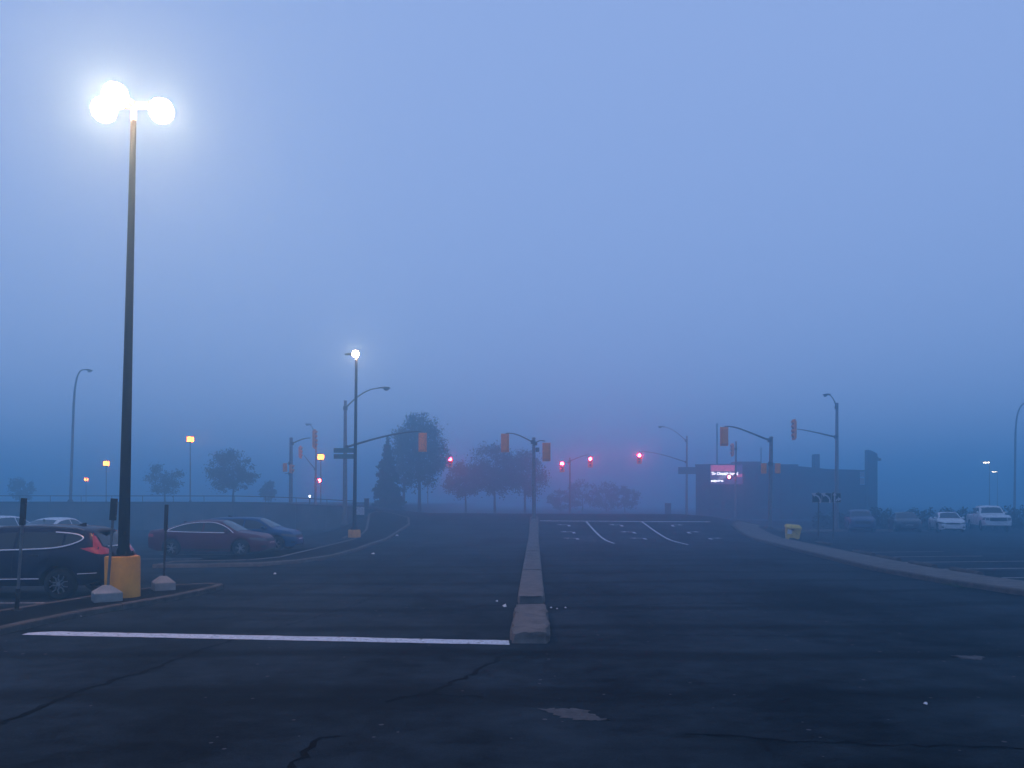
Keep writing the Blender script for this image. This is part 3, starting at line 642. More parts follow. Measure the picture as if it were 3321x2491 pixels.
suv = dict(top=[(-2.29, .60), (-2.27, .98), (-2.22, 1.10), (-2.05, 1.36), (-1.90, 1.53), (-1.72, 1.59), (-1.3, 1.625), (-.5, 1.645), (.15, 1.63), (.55, 1.53), (1.15, 1.14), (1.3, 1.09), (1.9, 1.03), (2.15, .93), (2.27, .75), (2.30, .55)],
           belt=[(-2.29, .58), (-2.25, .92), (-2.15, 1.04), (-1.8, 1.15), (-.9, 1.115), (0, 1.09), (1.2, 1.02), (1.9, .95), (2.2, .82), (2.30, .5)],
           w=[(-2.29, .74), (-2.22, .86), (-2.0, .905), (-1.2, .925), (1.3, .925), (1.9, .88), (2.15, .76), (2.30, .52)], wt=[(-2.29, .62), (-2.0, .63), (-1.7, .62), (-.5, .66), (.3, .65), (.7, .68), (1.2, .78), (1.9, .74), (2.3, .45)],
           low=[(-2.29, .48), (-2.1, .40), (-1.8, .32), (0, .30), (1.9, .28), (2.3, .36)], sill=.30, wheels=(1.36, -1.30), R=.355, rim=.243, tr=.80, nsp=5, style='wide', mirror=(.85, 1.12), handles=[(-.75, 1.0), (.28, .98)], fin=-1.35,
           side=[(band(dlo, -1.36, -1.80), 'quarter_window', 'glass', .006), (band(dlo, -.30, -1.32), 'rear_window', 'glass', .006), (band(dlo, 1.2, -.24), 'front_window', 'glass', .006),
                 ([(-1.92, 1.49), (-1.97, 1.485), (-2.13, 1.27), (-2.20, 1.16), (-2.26, 1.02), (-2.10, 1.04), (-1.77, 1.155), (-2.02, 1.185)], 'tail_light', 'red_lens', .020),
                 ([(-1.05, .30), (.95, .30), (.95, .40), (-.9, .40)], 'sill_trim', 'car_trim', .008),
                 ([(-1.70, .43), (-2.2, .47), (-2.24, .64), (-1.72, .60)], 'bumper_trim', 'car_trim', .006)],
           sideline=[(smooth_poly([(1.05, 1.10), (.9, 1.085), (-.1, 1.12), (-.9, 1.145), (-1.3, 1.18), (-1.62, 1.27), (-1.79, 1.37), (-1.70, 1.445), (-1.5, 1.487), (-1.12, 1.517)], 2, False), 'window_trim', 'chrome', .017, False),
                     ([(.92, .455), (-.86, .475)], 'sill_strip', 'chrome', .011, False), ([(-1.73, .585), (-2.15, .605)], 'bumper_strip', 'chrome', .008, False),
                     ([(-.27, 1.10), (-.25, .46)], 'door_seam', 'car_trim', .004, False), ([(-.98, .62), (-1.08, .9), (-1.1, 1.14)], 'door_seam', 'car_trim', .004, False)],
           end=[([(-.60, 1.20), (.60, 1.20), (.54, 1.50), (-.54, 1.50)], 'X', -1, 'rear_glass', 'glass', .008), ([(.42, 1.02), (.82, 1.02), (.82, 1.17), (.66, 1.19), (.45, 1.12)], 'X', -1, 'tail_light', 'red_lens', .012), ([(-.42, 1.02), (-.82, 1.02), (-.82, 1.17), (-.66, 1.19), (-.45, 1.12)], 'X', -1, 'tail_light', 'red_lens', .012),
                ([(-.26, .82), (.26, .82), (.26, .98), (-.26, .98)], 'X', -1, 'number_plate', 'plate', .012), ([(-.62, .50), (.62, .50), (.62, .62), (-.62, .62)], 'X', -1, 'bumper_trim', 'car_trim', .01),
                ([(.58, .52), (.76, .53), (.76, .58), (.58, .57)], 'X', -1, 'reflector', 'red_lens', .014), ([(-.58, .52), (-.76, .53), (-.76, .58), (-.58, .57)], 'X', -1, 'reflector', 'red_lens', .014),
                ([(1.08, -.68), (1.08, .68), (.62, .56), (.62, -.56)], 'Z', 1, 'windshield', 'glass', .008)],
           endline=[([(-.45, 1.185), (.45, 1.185)], 'X', -1, 'tailgate_strip', 'chrome', .014)],
           custom=[(spoiler, 'roof_spoiler', 'car_trim'), (rail_f(1), 'roof_rail', 'galvanised'), (rail_f(-1), 'roof_rail', 'galvanised')])
suv['handle_m'] = 'car_trim'
xs_ = P(125, 0, 17.75).x-1.30
mk_car('parked_suv', 'dark navy SUV with red tail lights parked beside the yellow lamp pedestal', 'car', (xs_, 17.75+.93, 0), math.pi, suv, 'paint_navy', 'suv')

def sedan_spec(L=4.9, Ht=1.46, wb=(1.45, -1.38), chrome=True, nsp=5, hatch=False):
    k = L/4.9; z = Ht/1.46
    top = [(-2.45, .70), (-2.43, .98), (-2.36, 1.055), (-2.05, 1.085), (-1.72, 1.12), (-1.0, 1.36), (-.45, 1.445), (0.05, 1.46), (.45, 1.43), (.85, 1.25), (1.32, 1.0), (1.5, .97), (2.05, .88), (2.32, .76), (2.42, .62), (2.45, .5)]
    if hatch: top = [(-2.45, .62), (-2.43, .95), (-2.36, 1.06), (-2.1, 1.30), (-1.9, 1.42), (-1.4, 1.455), (-.5, 1.47), (0, 1.46), (.45, 1.42), (.85, 1.26), (1.4, 1.0), (1.55, .97), (2.1, .88), (2.33, .74), (2.43, .6), (2.45, .48)]
    belt = [(-2.45, .68), (-2.40, .93), (-2.1, .985), (-1.3, .985), (0, .955), (1.2, .92), (1.9, .83), (2.3, .70), (2.45, .45)]
    w = [(-2.45, .66), (-2.36, .82), (-2.0, .895), (-1.2, .925), (1.2, .925), (1.85, .895), (2.2, .79), (2.38, .64), (2.45, .45)]
    wt = [(-2.45, .55), (-2.2, .72), (-1.75, .70), (-1.0, .60), (-.3, .62), (.4, .62), (.8, .66), (1.35, .76), (2.0, .72), (2.45, .40)]
    sx = lambda p: [(a*k, b*z) for a, b in p]; sk = lambda p: [(a*k, b) for a, b in p]
    d = smooth_poly([(-1.62, 1.035), (-1.30, 1.19), (-.85, 1.315), (-.35, 1.372), (.15, 1.38), (.48, 1.33), (.85, 1.17), (1.15, .965), (.4, .975), (-.6, .995)], 2)
    if hatch: d = smooth_poly([(-1.95, 1.10), (-1.85, 1.24), (-1.5, 1.36), (-.8, 1.395), (-.1, 1.39), (.42, 1.34), (.85, 1.17), (1.2, .965), (.4, .985), (-.8, 1.01), (-1.6, 1.03)], 2)
    d = sx(d); bx_ = -.12*k
    side = [(band(d, bx_-.035, -9), 'rear_window', 'glass', .006), (band(d, 9, bx_+.035), 'front_window', 'glass', .006),
            (sx([(1.78, .70), (2.30, .62), (2.36, .66), (2.22, .745), (1.86, .775)]), 'headlight', 'lamp_glass', .010),
            (sx([(-2.12, .80), (-2.42, .80), (-2.42, .93), (-2.14, .91)]), 'tail_light', 'red_lens', .010), (sx([(-.95, .25), (1.0, .25), (1.0, .31), (-.95, .31)]), 'sill_trim', 'car_trim', .006)]
    sl = [(sx([(bx_/k, .94), (bx_/k+.02, .36)]), 'door_seam', 'car_trim', .004, False), (sx([(1.12, .92), (1.0, .34)]), 'door_seam', 'car_trim', .004, False), (sx([(-1.05, .55), (-1.2, .95)]), 'door_seam', 'car_trim', .004, False)]
    if chrome: sl.append((smooth_poly(sx([(1.15, .955), (.85, 1.175), (.48, 1.34), (.15, 1.388), (-.35, 1.38), (-.85, 1.322), (-1.30, 1.197), (-1.64, 1.04), (-1.55, 1.02), (-.6, .985), (.4, .968), (.8, .962)]), 2, False), 'window_trim', 'chrome', .020, False))
    end = [(sx([(1.30, 0), (1.30, 0)]), 'Z', 1, '', '', 0)]
    ws = [(1.26*k, -.70), (1.26*k, .70), (.60*k, .54), (.52*k, .0), (.60*k, -.54)]; rw = [(-1.62*k, -.62), (-1.62*k, .62), (-1.02*k, .52), (-1.02*k, -.52)]
    end = [(ws, 'Z', 1, 'windshield', 'glass', .008)]
    if hatch: end += [([(-.56, 1.08*z), (.56, 1.08*z), (.5, 1.36*z), (-.5, 1.36*z)], 'X', -1, 'rear_glass', 'glass', .008)]
    else: end += [(rw, 'Z', 1, 'rear_glass', 'glass', .008)]
    end += [([(-.45, .60*z), (.45, .60*z), (.5, .66*z), (.4, .715*z), (-.4, .715*z), (-.5, .66*z)], 'X', 1, 'upper_grille', 'car_trim', .010), ([(-.55, .30*z), (.55, .30*z), (.48, .48*z), (-.48, .48*z)], 'X', 1, 'lower_grille', 'car_trim', .010),
            ([(-.24, .44*z), (.24, .44*z), (.24, .56*z), (-.24, .56*z)], 'X', 1, 'number_plate', 'plate', .02)]
    for s in (-1, 1): end += [([(s*.50, .62*z), (s*.74, .64*z), (s*.80, .70*z), (s*.70, .745*z), (s*.52, .70*z)], 'X', 1, 'headlight', 'lamp_glass', .012), ([(s*.60, .34*z), (s*.76, .36*z), (s*.76, .45*z), (s*.60, .44*z)], 'X', 1, 'fog_lamp', 'car_trim', .012)]
    return dict(top=sx(top), belt=sx(belt), w=sk(w), wt=sk(wt), low=sx([(-2.45, .40), (-2.2, .30), (-1.9, .23), (2.0, .20), (2.3, .22), (2.45, .30)]), sill=.22, wheels=(wb[0]*k, wb[1]*k), R=.335, rim=.235, tr=.80, nsp=nsp,
                mirror=(.88*k, 1.0*z), handles=[(-.75*k, .86*z), (.22*k, .85*z)], fin=-1.15*k, side=side, sideline=sl, end=end)
sed = sedan_spec(); sed['fin_m'] = 'paint_maroon'
xc = P(443, 0, 32.0).x
mk_car('parked_sedan', 'maroon sedan with bright chrome window trim parked behind the island', 'car', (xc, 32.0+.93, 0), R(-1.5), sed, 'paint_maroon', 'sedan')
hb = sedan_spec(4.45, 1.50, (1.55, -1.38), chrome=False, nsp=5, hatch=True)
mk_car('parked_hatchback', 'blue hatchback parked on the far side of the maroon sedan', 'car', (P(640, 0, 35.4).x-2.25, 35.4+.9, 0), R(-3), hb, 'paint_blue', 'hatch')
ws_ = sedan_spec(4.7, 1.44, chrome=False, nsp=5)
mk_car('parked_sedan', 'white car whose roof shows above the dark SUV', 'car', (P(99, 0, 38).x, 39.0, 0), R(90), ws_, 'paint_white', 'white')
mk_car('parked_sedan', 'white car mostly cut off by the frame edge beyond the dark SUV', 'car', (P(-28, 0, 38).x, 39.2, 0), R(90), sedan_spec(4.6, 1.52, chrome=False, nsp=5, hatch=True), 'paint_white', 'white2')
# right-hand row
rh = R(-108)
mk_car('parked_sedan', 'white sedan with dark grille parked between the dark sedan and the white pickup', 'car', (P(2048, 0, 59).x, 59.2, H(32, 59)), rh, sedan_spec(4.65, 1.46, chrome=False, nsp=5), 'paint_white', 'white')
mk_car('parked_sedan', 'dark charcoal sedan parked left of the white sedan', 'car', (P(1958, 0, 59.5).x, 59.8, H(29, 59)), rh, sedan_spec(4.7, 1.45, chrome=False, nsp=5), 'paint_charcoal', 'white')
s2 = dict(suv); s2['custom'] = []; s2['sideline'] = suv['sideline'][3:]; s2['nsp'] = 5
s2['end'] = suv['end'][:1]+suv['end'][-1:]+[([(-.5, .62), (.5, .62), (.45, .85), (-.45, .85)], 'X', 1, 'grille', 'car_trim', .01), ([(-.24, .45), (.24, .45), (.24, .57), (-.24, .57)], 'X', 1, 'number_plate', 'plate', .02)]+[([(s*.5, .78), (s*.72, .80), (s*.72, .90), (s*.52, .87)], 'X', 1, 'headlight', 'lamp_glass', .012) for s in (-1, 1)]
mk_car('parked_suv', 'dark blue SUV parked in front of the low hedge beneath the brick tower', 'car', (P(1862, 0, 59).x, 59.4, H(26, 59)), rh, s2, 'paint_midblue', 'suv')
pick = dict(top=[(-2.9, .62), (-2.88, 1.22), (-2.8, 1.27), (-1.02, 1.28), (-.98, 1.32), (-.90, 1.75), (-.80, 1.88), (-.4, 1.93), (.3, 1.92), (.6, 1.84), (1.12, 1.34), (1.25, 1.28), (2.3, 1.22), (2.72, 1.12), (2.86, .98), (2.9, .6)],
            belt=[(-2.9, .6), (-2.86, 1.18), (-2.4, 1.22), (0, 1.22), (1.2, 1.20), (2.4, 1.12), (2.8, 1.0), (2.9, .58)], w=[(-2.9, .92), (-2.7, .96), (0, .98), (2.2, .98), (2.6, .94), (2.82, .86), (2.9, .75)],
            wt=[(-2.9, .86), (-1.05, .86), (-.95, .74), (-.6, .70), (.4, .70), (.8, .76), (1.2, .86), (2.3, .86), (2.9, .7)], low=[(-2.9, .55), (-2.5, .48), (2.4, .42), (2.9, .46)], sill=.45, wheels=(1.78, -1.75), R=.40, rim=.24, tr=.83, nsp=6, mirror=(.95, 1.38), handles=[(.1, 1.12)], extra=[-1.0, -.96, -.93],
            side=[([(-.80, 1.32), (-.74, 1.74), (-.3, 1.78), (-.3, 1.32)], 'rear_window', 'glass', .006), ([(-.22, 1.32), (-.22, 1.78), (.35, 1.77), (.58, 1.66), (.88, 1.34)], 'front_window', 'glass', .006), ([(2.45, .86), (2.8, .86), (2.8, 1.06), (2.5, 1.06)], 'headlight', 'lamp_glass', .01), ([(-2.7, .9), (-2.86, .9), (-2.86, 1.14), (-2.72, 1.14)], 'tail_light', 'red_lens', .01)],
            sideline=[([(.92, 1.2), (.85, .5)], 'door_seam', 'car_trim', .005, False), ([(-.3, 1.2), (-.3, .5)], 'door_seam', 'car_trim', .005, False), ([(-.97, 1.2), (-.97, .5)], 'door_seam', 'car_trim', .008, False)],
            end=[([(1.10, -.76), (1.10, .76), (.68, .62), (.68, -.62)], 'Z', 1, 'windshield', 'glass', .008), ([(-.56, .78), (.56, .78), (.56, 1.05), (-.56, 1.05)], 'X', 1, 'grille', 'car_trim', .012), ([(-.85, .46), (.85, .46), (.85, .52), (-.85, .52)], 'X', 1, 'lower_bumper', 'car_trim', .012), ([(-1.1, -.8), (-2.75, -.8), (-2.75, .8), (-1.1, .8)], 'Z', 1, 'bed_cover', 'car_trim', .006), ([(-.24, .56), (.24, .56), (.24, .68), (-.24, .68)], 'X', 1, 'number_plate', 'plate', .02)]+[([(s*.6, .84), (s*.82, .84), (s*.82, 1.04), (s*.6, 1.06)], 'X', 1, 'headlight', 'lamp_glass', .012) for s in (-1, 1)])
mk_car('parked_pickup', 'white pickup truck parked to the right of the white sedan', 'truck', (P(2140, 0, 61.5).x, 61.8, H(37, 60)), rh, pick, 'paint_white', 'pick')

# ------------------------------------------------------------------ traffic signals and street lamps
HEADM = {}
def head_mesh(n):
    if n in HEADM: return HEADM[n]
    h = .355*n; b = MB(); b.box((-.17, -.02, -h/2), (.17, .20, h/2), bev=.03)
    for i in range(1, n): b.box((-.174, -.024, h/2-i*.355-.008), (.174, .204, h/2-i*.355+.008))
    bb = MB(); bb.box((-.28, .02, -h/2-.11), (.28, .035, h/2+.11), bev=.006)
    v = MB(); m = 16
    for rr_ in (.150, .146):
        pass
    vs = []
    for k in range(m+1):
        a = R(-60)+R(300)*k/m; x_, z_ = .148*math.cos(a), .148*math.sin(a)
        a2 = math.sin(a); vs += [(x_, -.02, z_), (x_, -.02-.08-.10*max(-.6, a2), z_)]
    v.add(vs, [(2*k, 2*k+1, 2*k+3, 2*k+2) for k in range(m)])
    l = MB(); l.lathe([(0, -.045), (.07, -.04), (.115, -.03), (.135, -.021)], 20, 'Y')
    HEADM[n] = (b.mesh('signal_head', 'signal_yellow'), bb.mesh('backboard', 'signal_yellow'), v.mesh('visor', 'signal_yellow', smooth=60), l)
    return HEADM[n]
LENS = {}
def lens_me(m):
    if m not in LENS:
        l = MB(); l.lathe([(0, -.11), (.06, -.104), (.11, -.078), (.138, -.045), (.14, -.021)], 20, 'Y')
        LENS[m] = (l if m == 'red_on' else head_mesh(3)[3]).mesh('lens', m, smooth=60)
    return LENS[m]
def head(t, c, rz, n=3, lit=None, back=True):
    b, bb, v, l = head_mesh(n); o = obj('signal_head', b, t, Vector(c)-t.location, rz)
    if back: obj('backboard', bb, o)
    for i in range(n):
        z = .355*(n/2-.5-i); obj('visor', v, o, (0, 0, z)); obj('lens', lens_me('red_on' if lit == i else 'dark_lens'), o, (0, 0, z))
    return o
def ped_head(t, c, rz, lit=True):
    b = MB(); b.box((-.22, 0, -.22), (.22, .16, .22), bev=.03); o = b.build('pedestrian_signal', 'sign_black', t, org=(0, 0, 0)); o.location = Vector(c)-t.location; o.rotation_euler = (0, 0, rz)
    hd = [(-.06, -.14), (.06, -.14), (.10, -.02), (.13, .04), (.10, .06), (.07, .02), (.07, .13), (.04, .14), (.03, .03), (.02, .16), (-.015, .16), (-.02, .03), (-.04, .14), (-.07, .13), (-.065, .0), (-.10, .08), (-.13, .07), (-.09, -.06)]
    MB().prism(hd, -.012, .0, M=Matrix(((1, 0, 0), (0, 0, 1), (0, 1, 0)))@Matrix.Translation((0, 0, 0)).to_3x3()).build('hand_symbol', 'hand_on', o, org=(0, .0, 0)).location = (0, -.008, 0)
    return o
def cobra(t, p, dirv, m_lens='lamp_glass', s=1.0):
    p, dv = Vector(p), Vector(dirv).normalized(); sd = Vector((-dv.y, dv.x, 0)).normalized(); up = Vector((0, 0, 1)); mb = MB(); vs = []; prof = [(0, .05, .06), (.22, .07, .08), (.45, .17, .11), (.75, .15, .09), (.86, .05, .03)]
    for u, w, h in prof:
        c = p+dv*u*s; vs += [c-sd*w*s-up*.01, c-sd*w*.6*s+up*h*s, c+sd*w*.6*s+up*h*s, c+sd*w*s-up*.01]
    mb.add(vs, [(i*4+k, i*4+(k+1) % 4, i*4+4+(k+1) % 4, i*4+4+k) for i in range(4) for k in range(4)]+[(0, 1, 2, 3), (16, 17, 18, 19)]); lu = mb.build('luminaire', 'dark_galv', t, smooth=35)
    l = MB(); c = p+dv*.56*s; n = 12; vs = []
    for f_, z in ((1, -.012), (.9, -.09), (.5, -.15), (.0, -.165)):
        for k in range(n): a = 2*math.pi*k/n; vs.append(c+dv*(.2*f_*math.cos(a)*s)+sd*(.14*f_*math.sin(a)*s)+up*z*s)
    l.add(vs, [(i*n+k, i*n+(k+1) % n, (i+1)*n+(k+1) % n, (i+1)*n+k) for i in range(3) for k in range(n)]); l.build('lens', m_lens, lu, org=t.location, smooth=60)
def pole_up(t, base, top, r0, r1, m='galvanised', name='pole'):
    b, tp = Vector(base), Vector(top); mb = MB(); mb.tube([b-Vector((0, 0, .3)), b.lerp(tp, .5), tp], [r0, (r0+r1)/2, r1], 12); mb.lathe([(r1*1.15, -.06), (r1*1.15, .01), (0, .05)], 12, c=tp); mb.build(name, m, t, smooth=40)
    MB().lathe([(0, .16), (r0*1.1, .16), (r0*1.9, .05), (r0*2, -.05)], 12, c=b).build('pole_base', 'dark_galv', t, smooth=40)
def bez(a, b, c, d, n=12):
    a, b, c, d = map(Vector, (a, b, c, d)); return [a*(1-u)**3+b*3*u*(1-u)**2+c*3*u*u*(1-u)+d*u**3 for u in (i/n for i in range(n+1))]
def arm_tube(t, pts, r0, r1, name='arm', m='dark_galv'):
    n = len(pts); mb = MB(); mb.tube(pts, [lerp(r0, r1, i/(n-1)) for i in range(n)], 8); mb.build(name, m, t, smooth=45)
    p0 = Vector(pts[0]); MB().tube([p0-Vector((0, 0, .13)), p0+Vector((0, 0, .13))], .15, 10).build('arm_clamp', 'dark_galv', t, smooth=40)
def base_at(x, d): X = P(x, 0, d).x; return Vector((X, d, H(X, d)))
def px_arm(d, pts, d2=None):
    d2 = d2 or d; q_ = [P(x, y, lerp(d, d2, i/(len(pts)-1))) for i, (x, y) in enumerate(pts)]
    return bez(*q_) if len(q_) == 4 else q_
def plates(t, x0, x1, rows, d, m='sign_green', edge='sign_edge'):
    for (y0, y1) in rows:
        a, b = P(x0, y1, d), P(x1, y0, d); MB().box((a.x, d-.016, a.z), (b.x, d+.0, b.z)).build('street_name_plate', m, t)

# D: corner pole with street lamp, mast arm and street-name plates
d = 55.0; bs = base_at(745, d); t = thing('traffic_signal', 'tall signal pole with curved lamp arm, long mast arm and two street-name plates', 'traffic light', bs)
pole_up(t, bs, P(746, 866, d), .17, .10); arm_tube(t, px_arm(d, [(746, 882), (775, 850), (800, 838), (818, 839)]), .055, .035, 'lamp_arm'); cobra(t, P(817, 838.5, d), (1, 0, -.02))
arm_tube(t, px_arm(d, [(748, 966), (800, 950), (860, 932), (908, 932)], 53.5), .08, .04, 'mast_arm'); head(t, P(913, 955.5, 53.5), R(180), 3); MB().tube([P(909, 932, 53.5), P(913, 936, 53.6)], .03, 6).build('hanger', 'dark_galv', t); plates(t, 721, 767, ((968, 978), (981, 991)), d-.2)
# E: median pole
d = 55.8; bs = base_at(1153.5, d); bs.z += .1; t = thing('traffic_signal', 'signal pole on the median with one orange head on each side seen from behind', 'traffic light', bs)
pole_up(t, bs, P(1153, 946, d), .14, .11); arm_tube(t, px_arm(d, [(1151, 955), (1128, 944), (1115, 934), (1093, 936)], 54.6), .05, .03, 'mast_arm'); head(t, P(1091, 957, 54.5), R(180), 3)
arm_tube(t, px_arm(d, [(1156, 958), (1162, 952), (1168, 950), (1177, 953)], 54.8), .04, .03, 'bracket_arm'); head(t, P(1180.5, 976.5, 54.7), R(176), 3)
MB().box(P(1157, 976, d)-Vector((0, .12, 0)), P(1165, 967, d)+Vector((0, .1, 0)), bev=.02).build('junction_box', 'dark_galv', t)
# G: right near pole
d = 54.8; bs = base_at(1663, d); t = thing('traffic_signal', 'signal pole with one orange head on a long rising arm before the dark building', 'traffic light', bs)
pole_up(t, bs, P(1666, 944, d), .15, .12); arm_tube(t, px_arm(d, [(1663, 951), (1620, 936), (1595, 920), (1567, 921)], 53.4), .07, .035, 'mast_arm'); head(t, P(1564, 943, 53.3), R(180), 3); MB().tube([P(1567, 920, 53.4), P(1564, 925, 53.4)], .04, 6).build('hanger', 'dark_galv', t)
arm_tube(t, [P(1664, 1002, d), P(1649, 1001, d)], .025, .02, 'bracket_arm'); head(t, P(1649, 1012, d), R(180), 2, back=False); arm_tube(t, [P(1665, 1002, d), P(1679, 1001, d)], .025, .02, 'bracket_arm'); head(t, P(1679, 1012, d), R(180), 2, back=False)
# H: right tall pole with lamp
d = 62.5; bs = base_at(1807, d); t = thing('traffic_signal', 'tall signal pole with a small curved street lamp and a head turned sideways', 'traffic light', bs)
pole_up(t, bs, P(1808, 871, d), .17, .11); arm_tube(t, px_arm(d, [(1807, 880), (1803, 866), (1797, 852), (1788, 853)]), .05, .03, 'lamp_arm'); cobra(t, P(1794, 852.5, d), (-1, -.4, -.1), s=.9)
arm_tube(t, px_arm(d, [(1806, 944), (1780, 939), (1750, 930), (1722, 927)]), .065, .03, 'mast_arm'); head(t, P(1714, 928, d), R(-80), 4)
# A: left pole behind the railing
d = 66; bs = base_at(628, d); t = thing('traffic_signal', 'stout signal pole behind the railing with a sideways four-lamp head on a short arm', 'traffic light', bs)
pole_up(t, bs, P(629, 946, d), .16, .13); arm_tube(t, px_arm(d, [(631, 958), (645, 952), (655, 946), (671, 946)]), .06, .035, 'mast_arm'); head(t, P(681, 948.5, d), R(82), 4)
head(t, P(631, 1013, d-.2), R(80), 2, back=False); head(t, P(616, 1010, d), R(190), 2, back=False); arm_tube(t, [P(627, 1001, d), P(614, 1001, d)], .02, .02, 'bracket_arm'); arm_tube(t, [P(627, 1023, d), P(616, 1023, d)], .02, .02, 'bracket_arm')
# B: thinner pole behind it
d = 80; bs = base_at(681, d); t = thing('traffic_signal', 'thin signal pole behind the railing with a small hooked lamp and a red hand signal', 'traffic light', bs)
pole_up(t, bs, P(683, 950, d), .13, .07); arm_tube(t, px_arm(d, [(683, 952), (680, 935), (676, 920), (668, 917)]), .04, .03, 'lamp_arm'); cobra(t, P(674, 917, d), (-1, -.3, 0), s=.8)
arm_tube(t, px_arm(d, [(681, 1013), (672, 1004), (662, 990), (657, 984)]), .05, .03, 'mast_arm'); head(t, P(650, 977, d), R(82), 3); ped_head(t, P(690.5, 1038, d-.1), 0); arm_tube(t, [P(682, 1035, d), P(688, 1035, d)], .02, .02, 'bracket_arm')
# F: far lit heads
d = 92; bs = base_at(1231, d); t = thing('traffic_signal', 'far signal pole with a red light on each side of it', 'traffic light', bs)
pole_up(t, bs, P(1231, 989, d), .12, .09); arm_tube(t, px_arm(d, [(1231, 996), (1245, 990), (1258, 984), (1272, 982)]), .05, .03, 'mast_arm'); head(t, P(1275, 998, d-.3), 0, 3, lit=0); arm_tube(t, [P(1230, 1000, d), P(1217, 999, d-.2)], .03, .025, 'bracket_arm'); head(t, P(1214, 1008, d-.3), 0, 3, lit=0)
d = 92; bs = base_at(1483, d); t = thing('traffic_signal', 'far signal pole beside the building with mast arm, red light and street-name plate', 'traffic light', bs)
pole_up(t, bs, P(1484, 942, d), .15, .09); arm_tube(t, px_arm(d, [(1482, 952), (1465, 936), (1452, 924), (1432, 922)]), .05, .03, 'lamp_arm'); cobra(t, P(1436, 922, d), (-1, 0, 0), s=.95)
arm_tube(t, px_arm(d, [(1482, 998), (1455, 990), (1425, 977), (1384, 975)]), .06, .03, 'mast_arm'); head(t, P(1381, 990, d-.3), 0, 3, lit=0); plates(t, 1465, 1503, ((1009, 1024),), d-.2)
d = 96; bs = base_at(907, d); t = thing('traffic_signal', 'far signal pole among the trees with a red light on its long arm', 'traffic light', bs)
pole_up(t, bs, P(907, 985, d), .12, .08); arm_tube(t, px_arm(d, [(908, 1000), (930, 992), (950, 984), (970, 983)]), .05, .03, 'mast_arm'); head(t, P(972.5, 998, d-.3), 0, 3, lit=0)
# J: pole in front of the building with hand signal
d = 78; bs = base_at(1588, d); t = thing('traffic_signal', 'signal pole by the lit screen with a sideways head and a red hand signal', 'traffic light', bs)
pole_up(t, bs, P(1590, 954, d), .12, .08); head(t, P(1581, 972, d), R(-80), 3); arm_tube(t, [P(1589, 970, d), P(1583, 970, d)], .03, .03, 'bracket_arm'); ped_head(t, P(1575, 1030, d-.1), 0); arm_tube(t, [P(1588, 1027, d), P(1578, 1027, d)], .02, .02, 'bracket_arm')
# street lamps
def davit(label, x, d, ytop, tip, m_lens='lamp_glass', r=.12, sgn=1, s=1.0, lean=0):
    bs = base_at(x, d); t = thing('street_lamp', label, 'street lamp', bs); hgt = P(0, ytop, d).z; sh = Vector((bs.x+lean*.6, d, bs.z+(hgt-bs.z)*.72)); tipv = P(tip[0], tip[1], d)
    pts = [bs-Vector((0, 0, .3)), bs.lerp(sh, .5), sh]+bez(sh, sh+Vector((lean*.3, 0, (hgt-sh.z)*.75)), Vector((lerp(sh.x+lean*.4, tipv.x, .25), d, hgt)), tipv)[1:]
    n = len(pts); mb = MB(); mb.tube(pts, [lerp(r, .045, (i/(n-1))**.7) for i in range(n)], 10); mb.build('pole', 'galvanised', t, smooth=45); cobra(t, tipv-Vector((sgn*.05, 0, 0)), (sgn, -.2, -.12), m_lens, s)
    MB().lathe([(0, .2), (r*1.2, .2), (r*2, .03), (r*2, -.1)], 12, c=bs).build('pole_base', 'dark_galv', t, smooth=40); return t
davit('tall unlit street lamp with a bent-over top behind the railing', 152, 66, 797, (182, 799), lean=.45)
davit('unlit street lamp curving out of the frame beyond the white pickup', 2191, 78, 868, (2226, 868), r=.11, lean=.2)
def lantern(label, x, y, d, w, m='sodium', pole=True, yb=None, r=.05):
    bs = base_at(x, d); t = thing('lamp_post', label, 'street lamp', bs); c = P(x, y, d); pole_up(t, bs, c-Vector((0, 0, w*.5)), r*1.3, r)
    h = MB(); h.box(c+Vector((-w*.55, -w*.55, w*.42)), c+Vector((w*.55, w*.55, w*.56)), bev=.03)
    hd = h.build('lantern_cap', 'dark_galv', t); MB().box(c+Vector((-w*.5, -w*.5, -w*.56)), c+Vector((w*.5, w*.5, -w*.46)), bev=.02).build('lantern_base', 'dark_galv', t)
    l = MB(); l.box(c+Vector((-w*.46, -w*.46, -w*.455)), c+Vector((w*.46, w*.46, w*.415)), bev=.04); l.build('lantern_glass', m, hd, org=t.location)
    for sx in (-1, 1): MB().box(c+Vector((sx*w*.5-.02, -w*.5-.02, -w*.46)), c+Vector((sx*w*.5+.02, -w*.5+.02, w*.42))).build('lantern_bar', 'rust_black', hd, org=t.location)
    MB().box(c+Vector((-w*.5, -w*.5-.03, w*.13)), c+Vector((w*.5, -w*.5-.005, w*.21))).build('lantern_bar', 'rust_black', hd, org=t.location)
lantern('orange lit lantern on a thin tall post between the two small trees', 411, 949, 74, .50); lantern('orange lit lantern between the hooked street lamp and the tall black post', 229.5, 1001, 92, .50); lantern('small dim orange lantern beside the tall hooked street lamp', 186, 1035.5, 118, .45, 'sodium_dim'); lantern('orange lit lantern beside the thin signal pole, above the red hand', 693, 987, 82, .56); lantern('faint orange lantern half hidden by the branches of the tall tree', 924, 1011.5, 104, .42, 'sodium_dim')
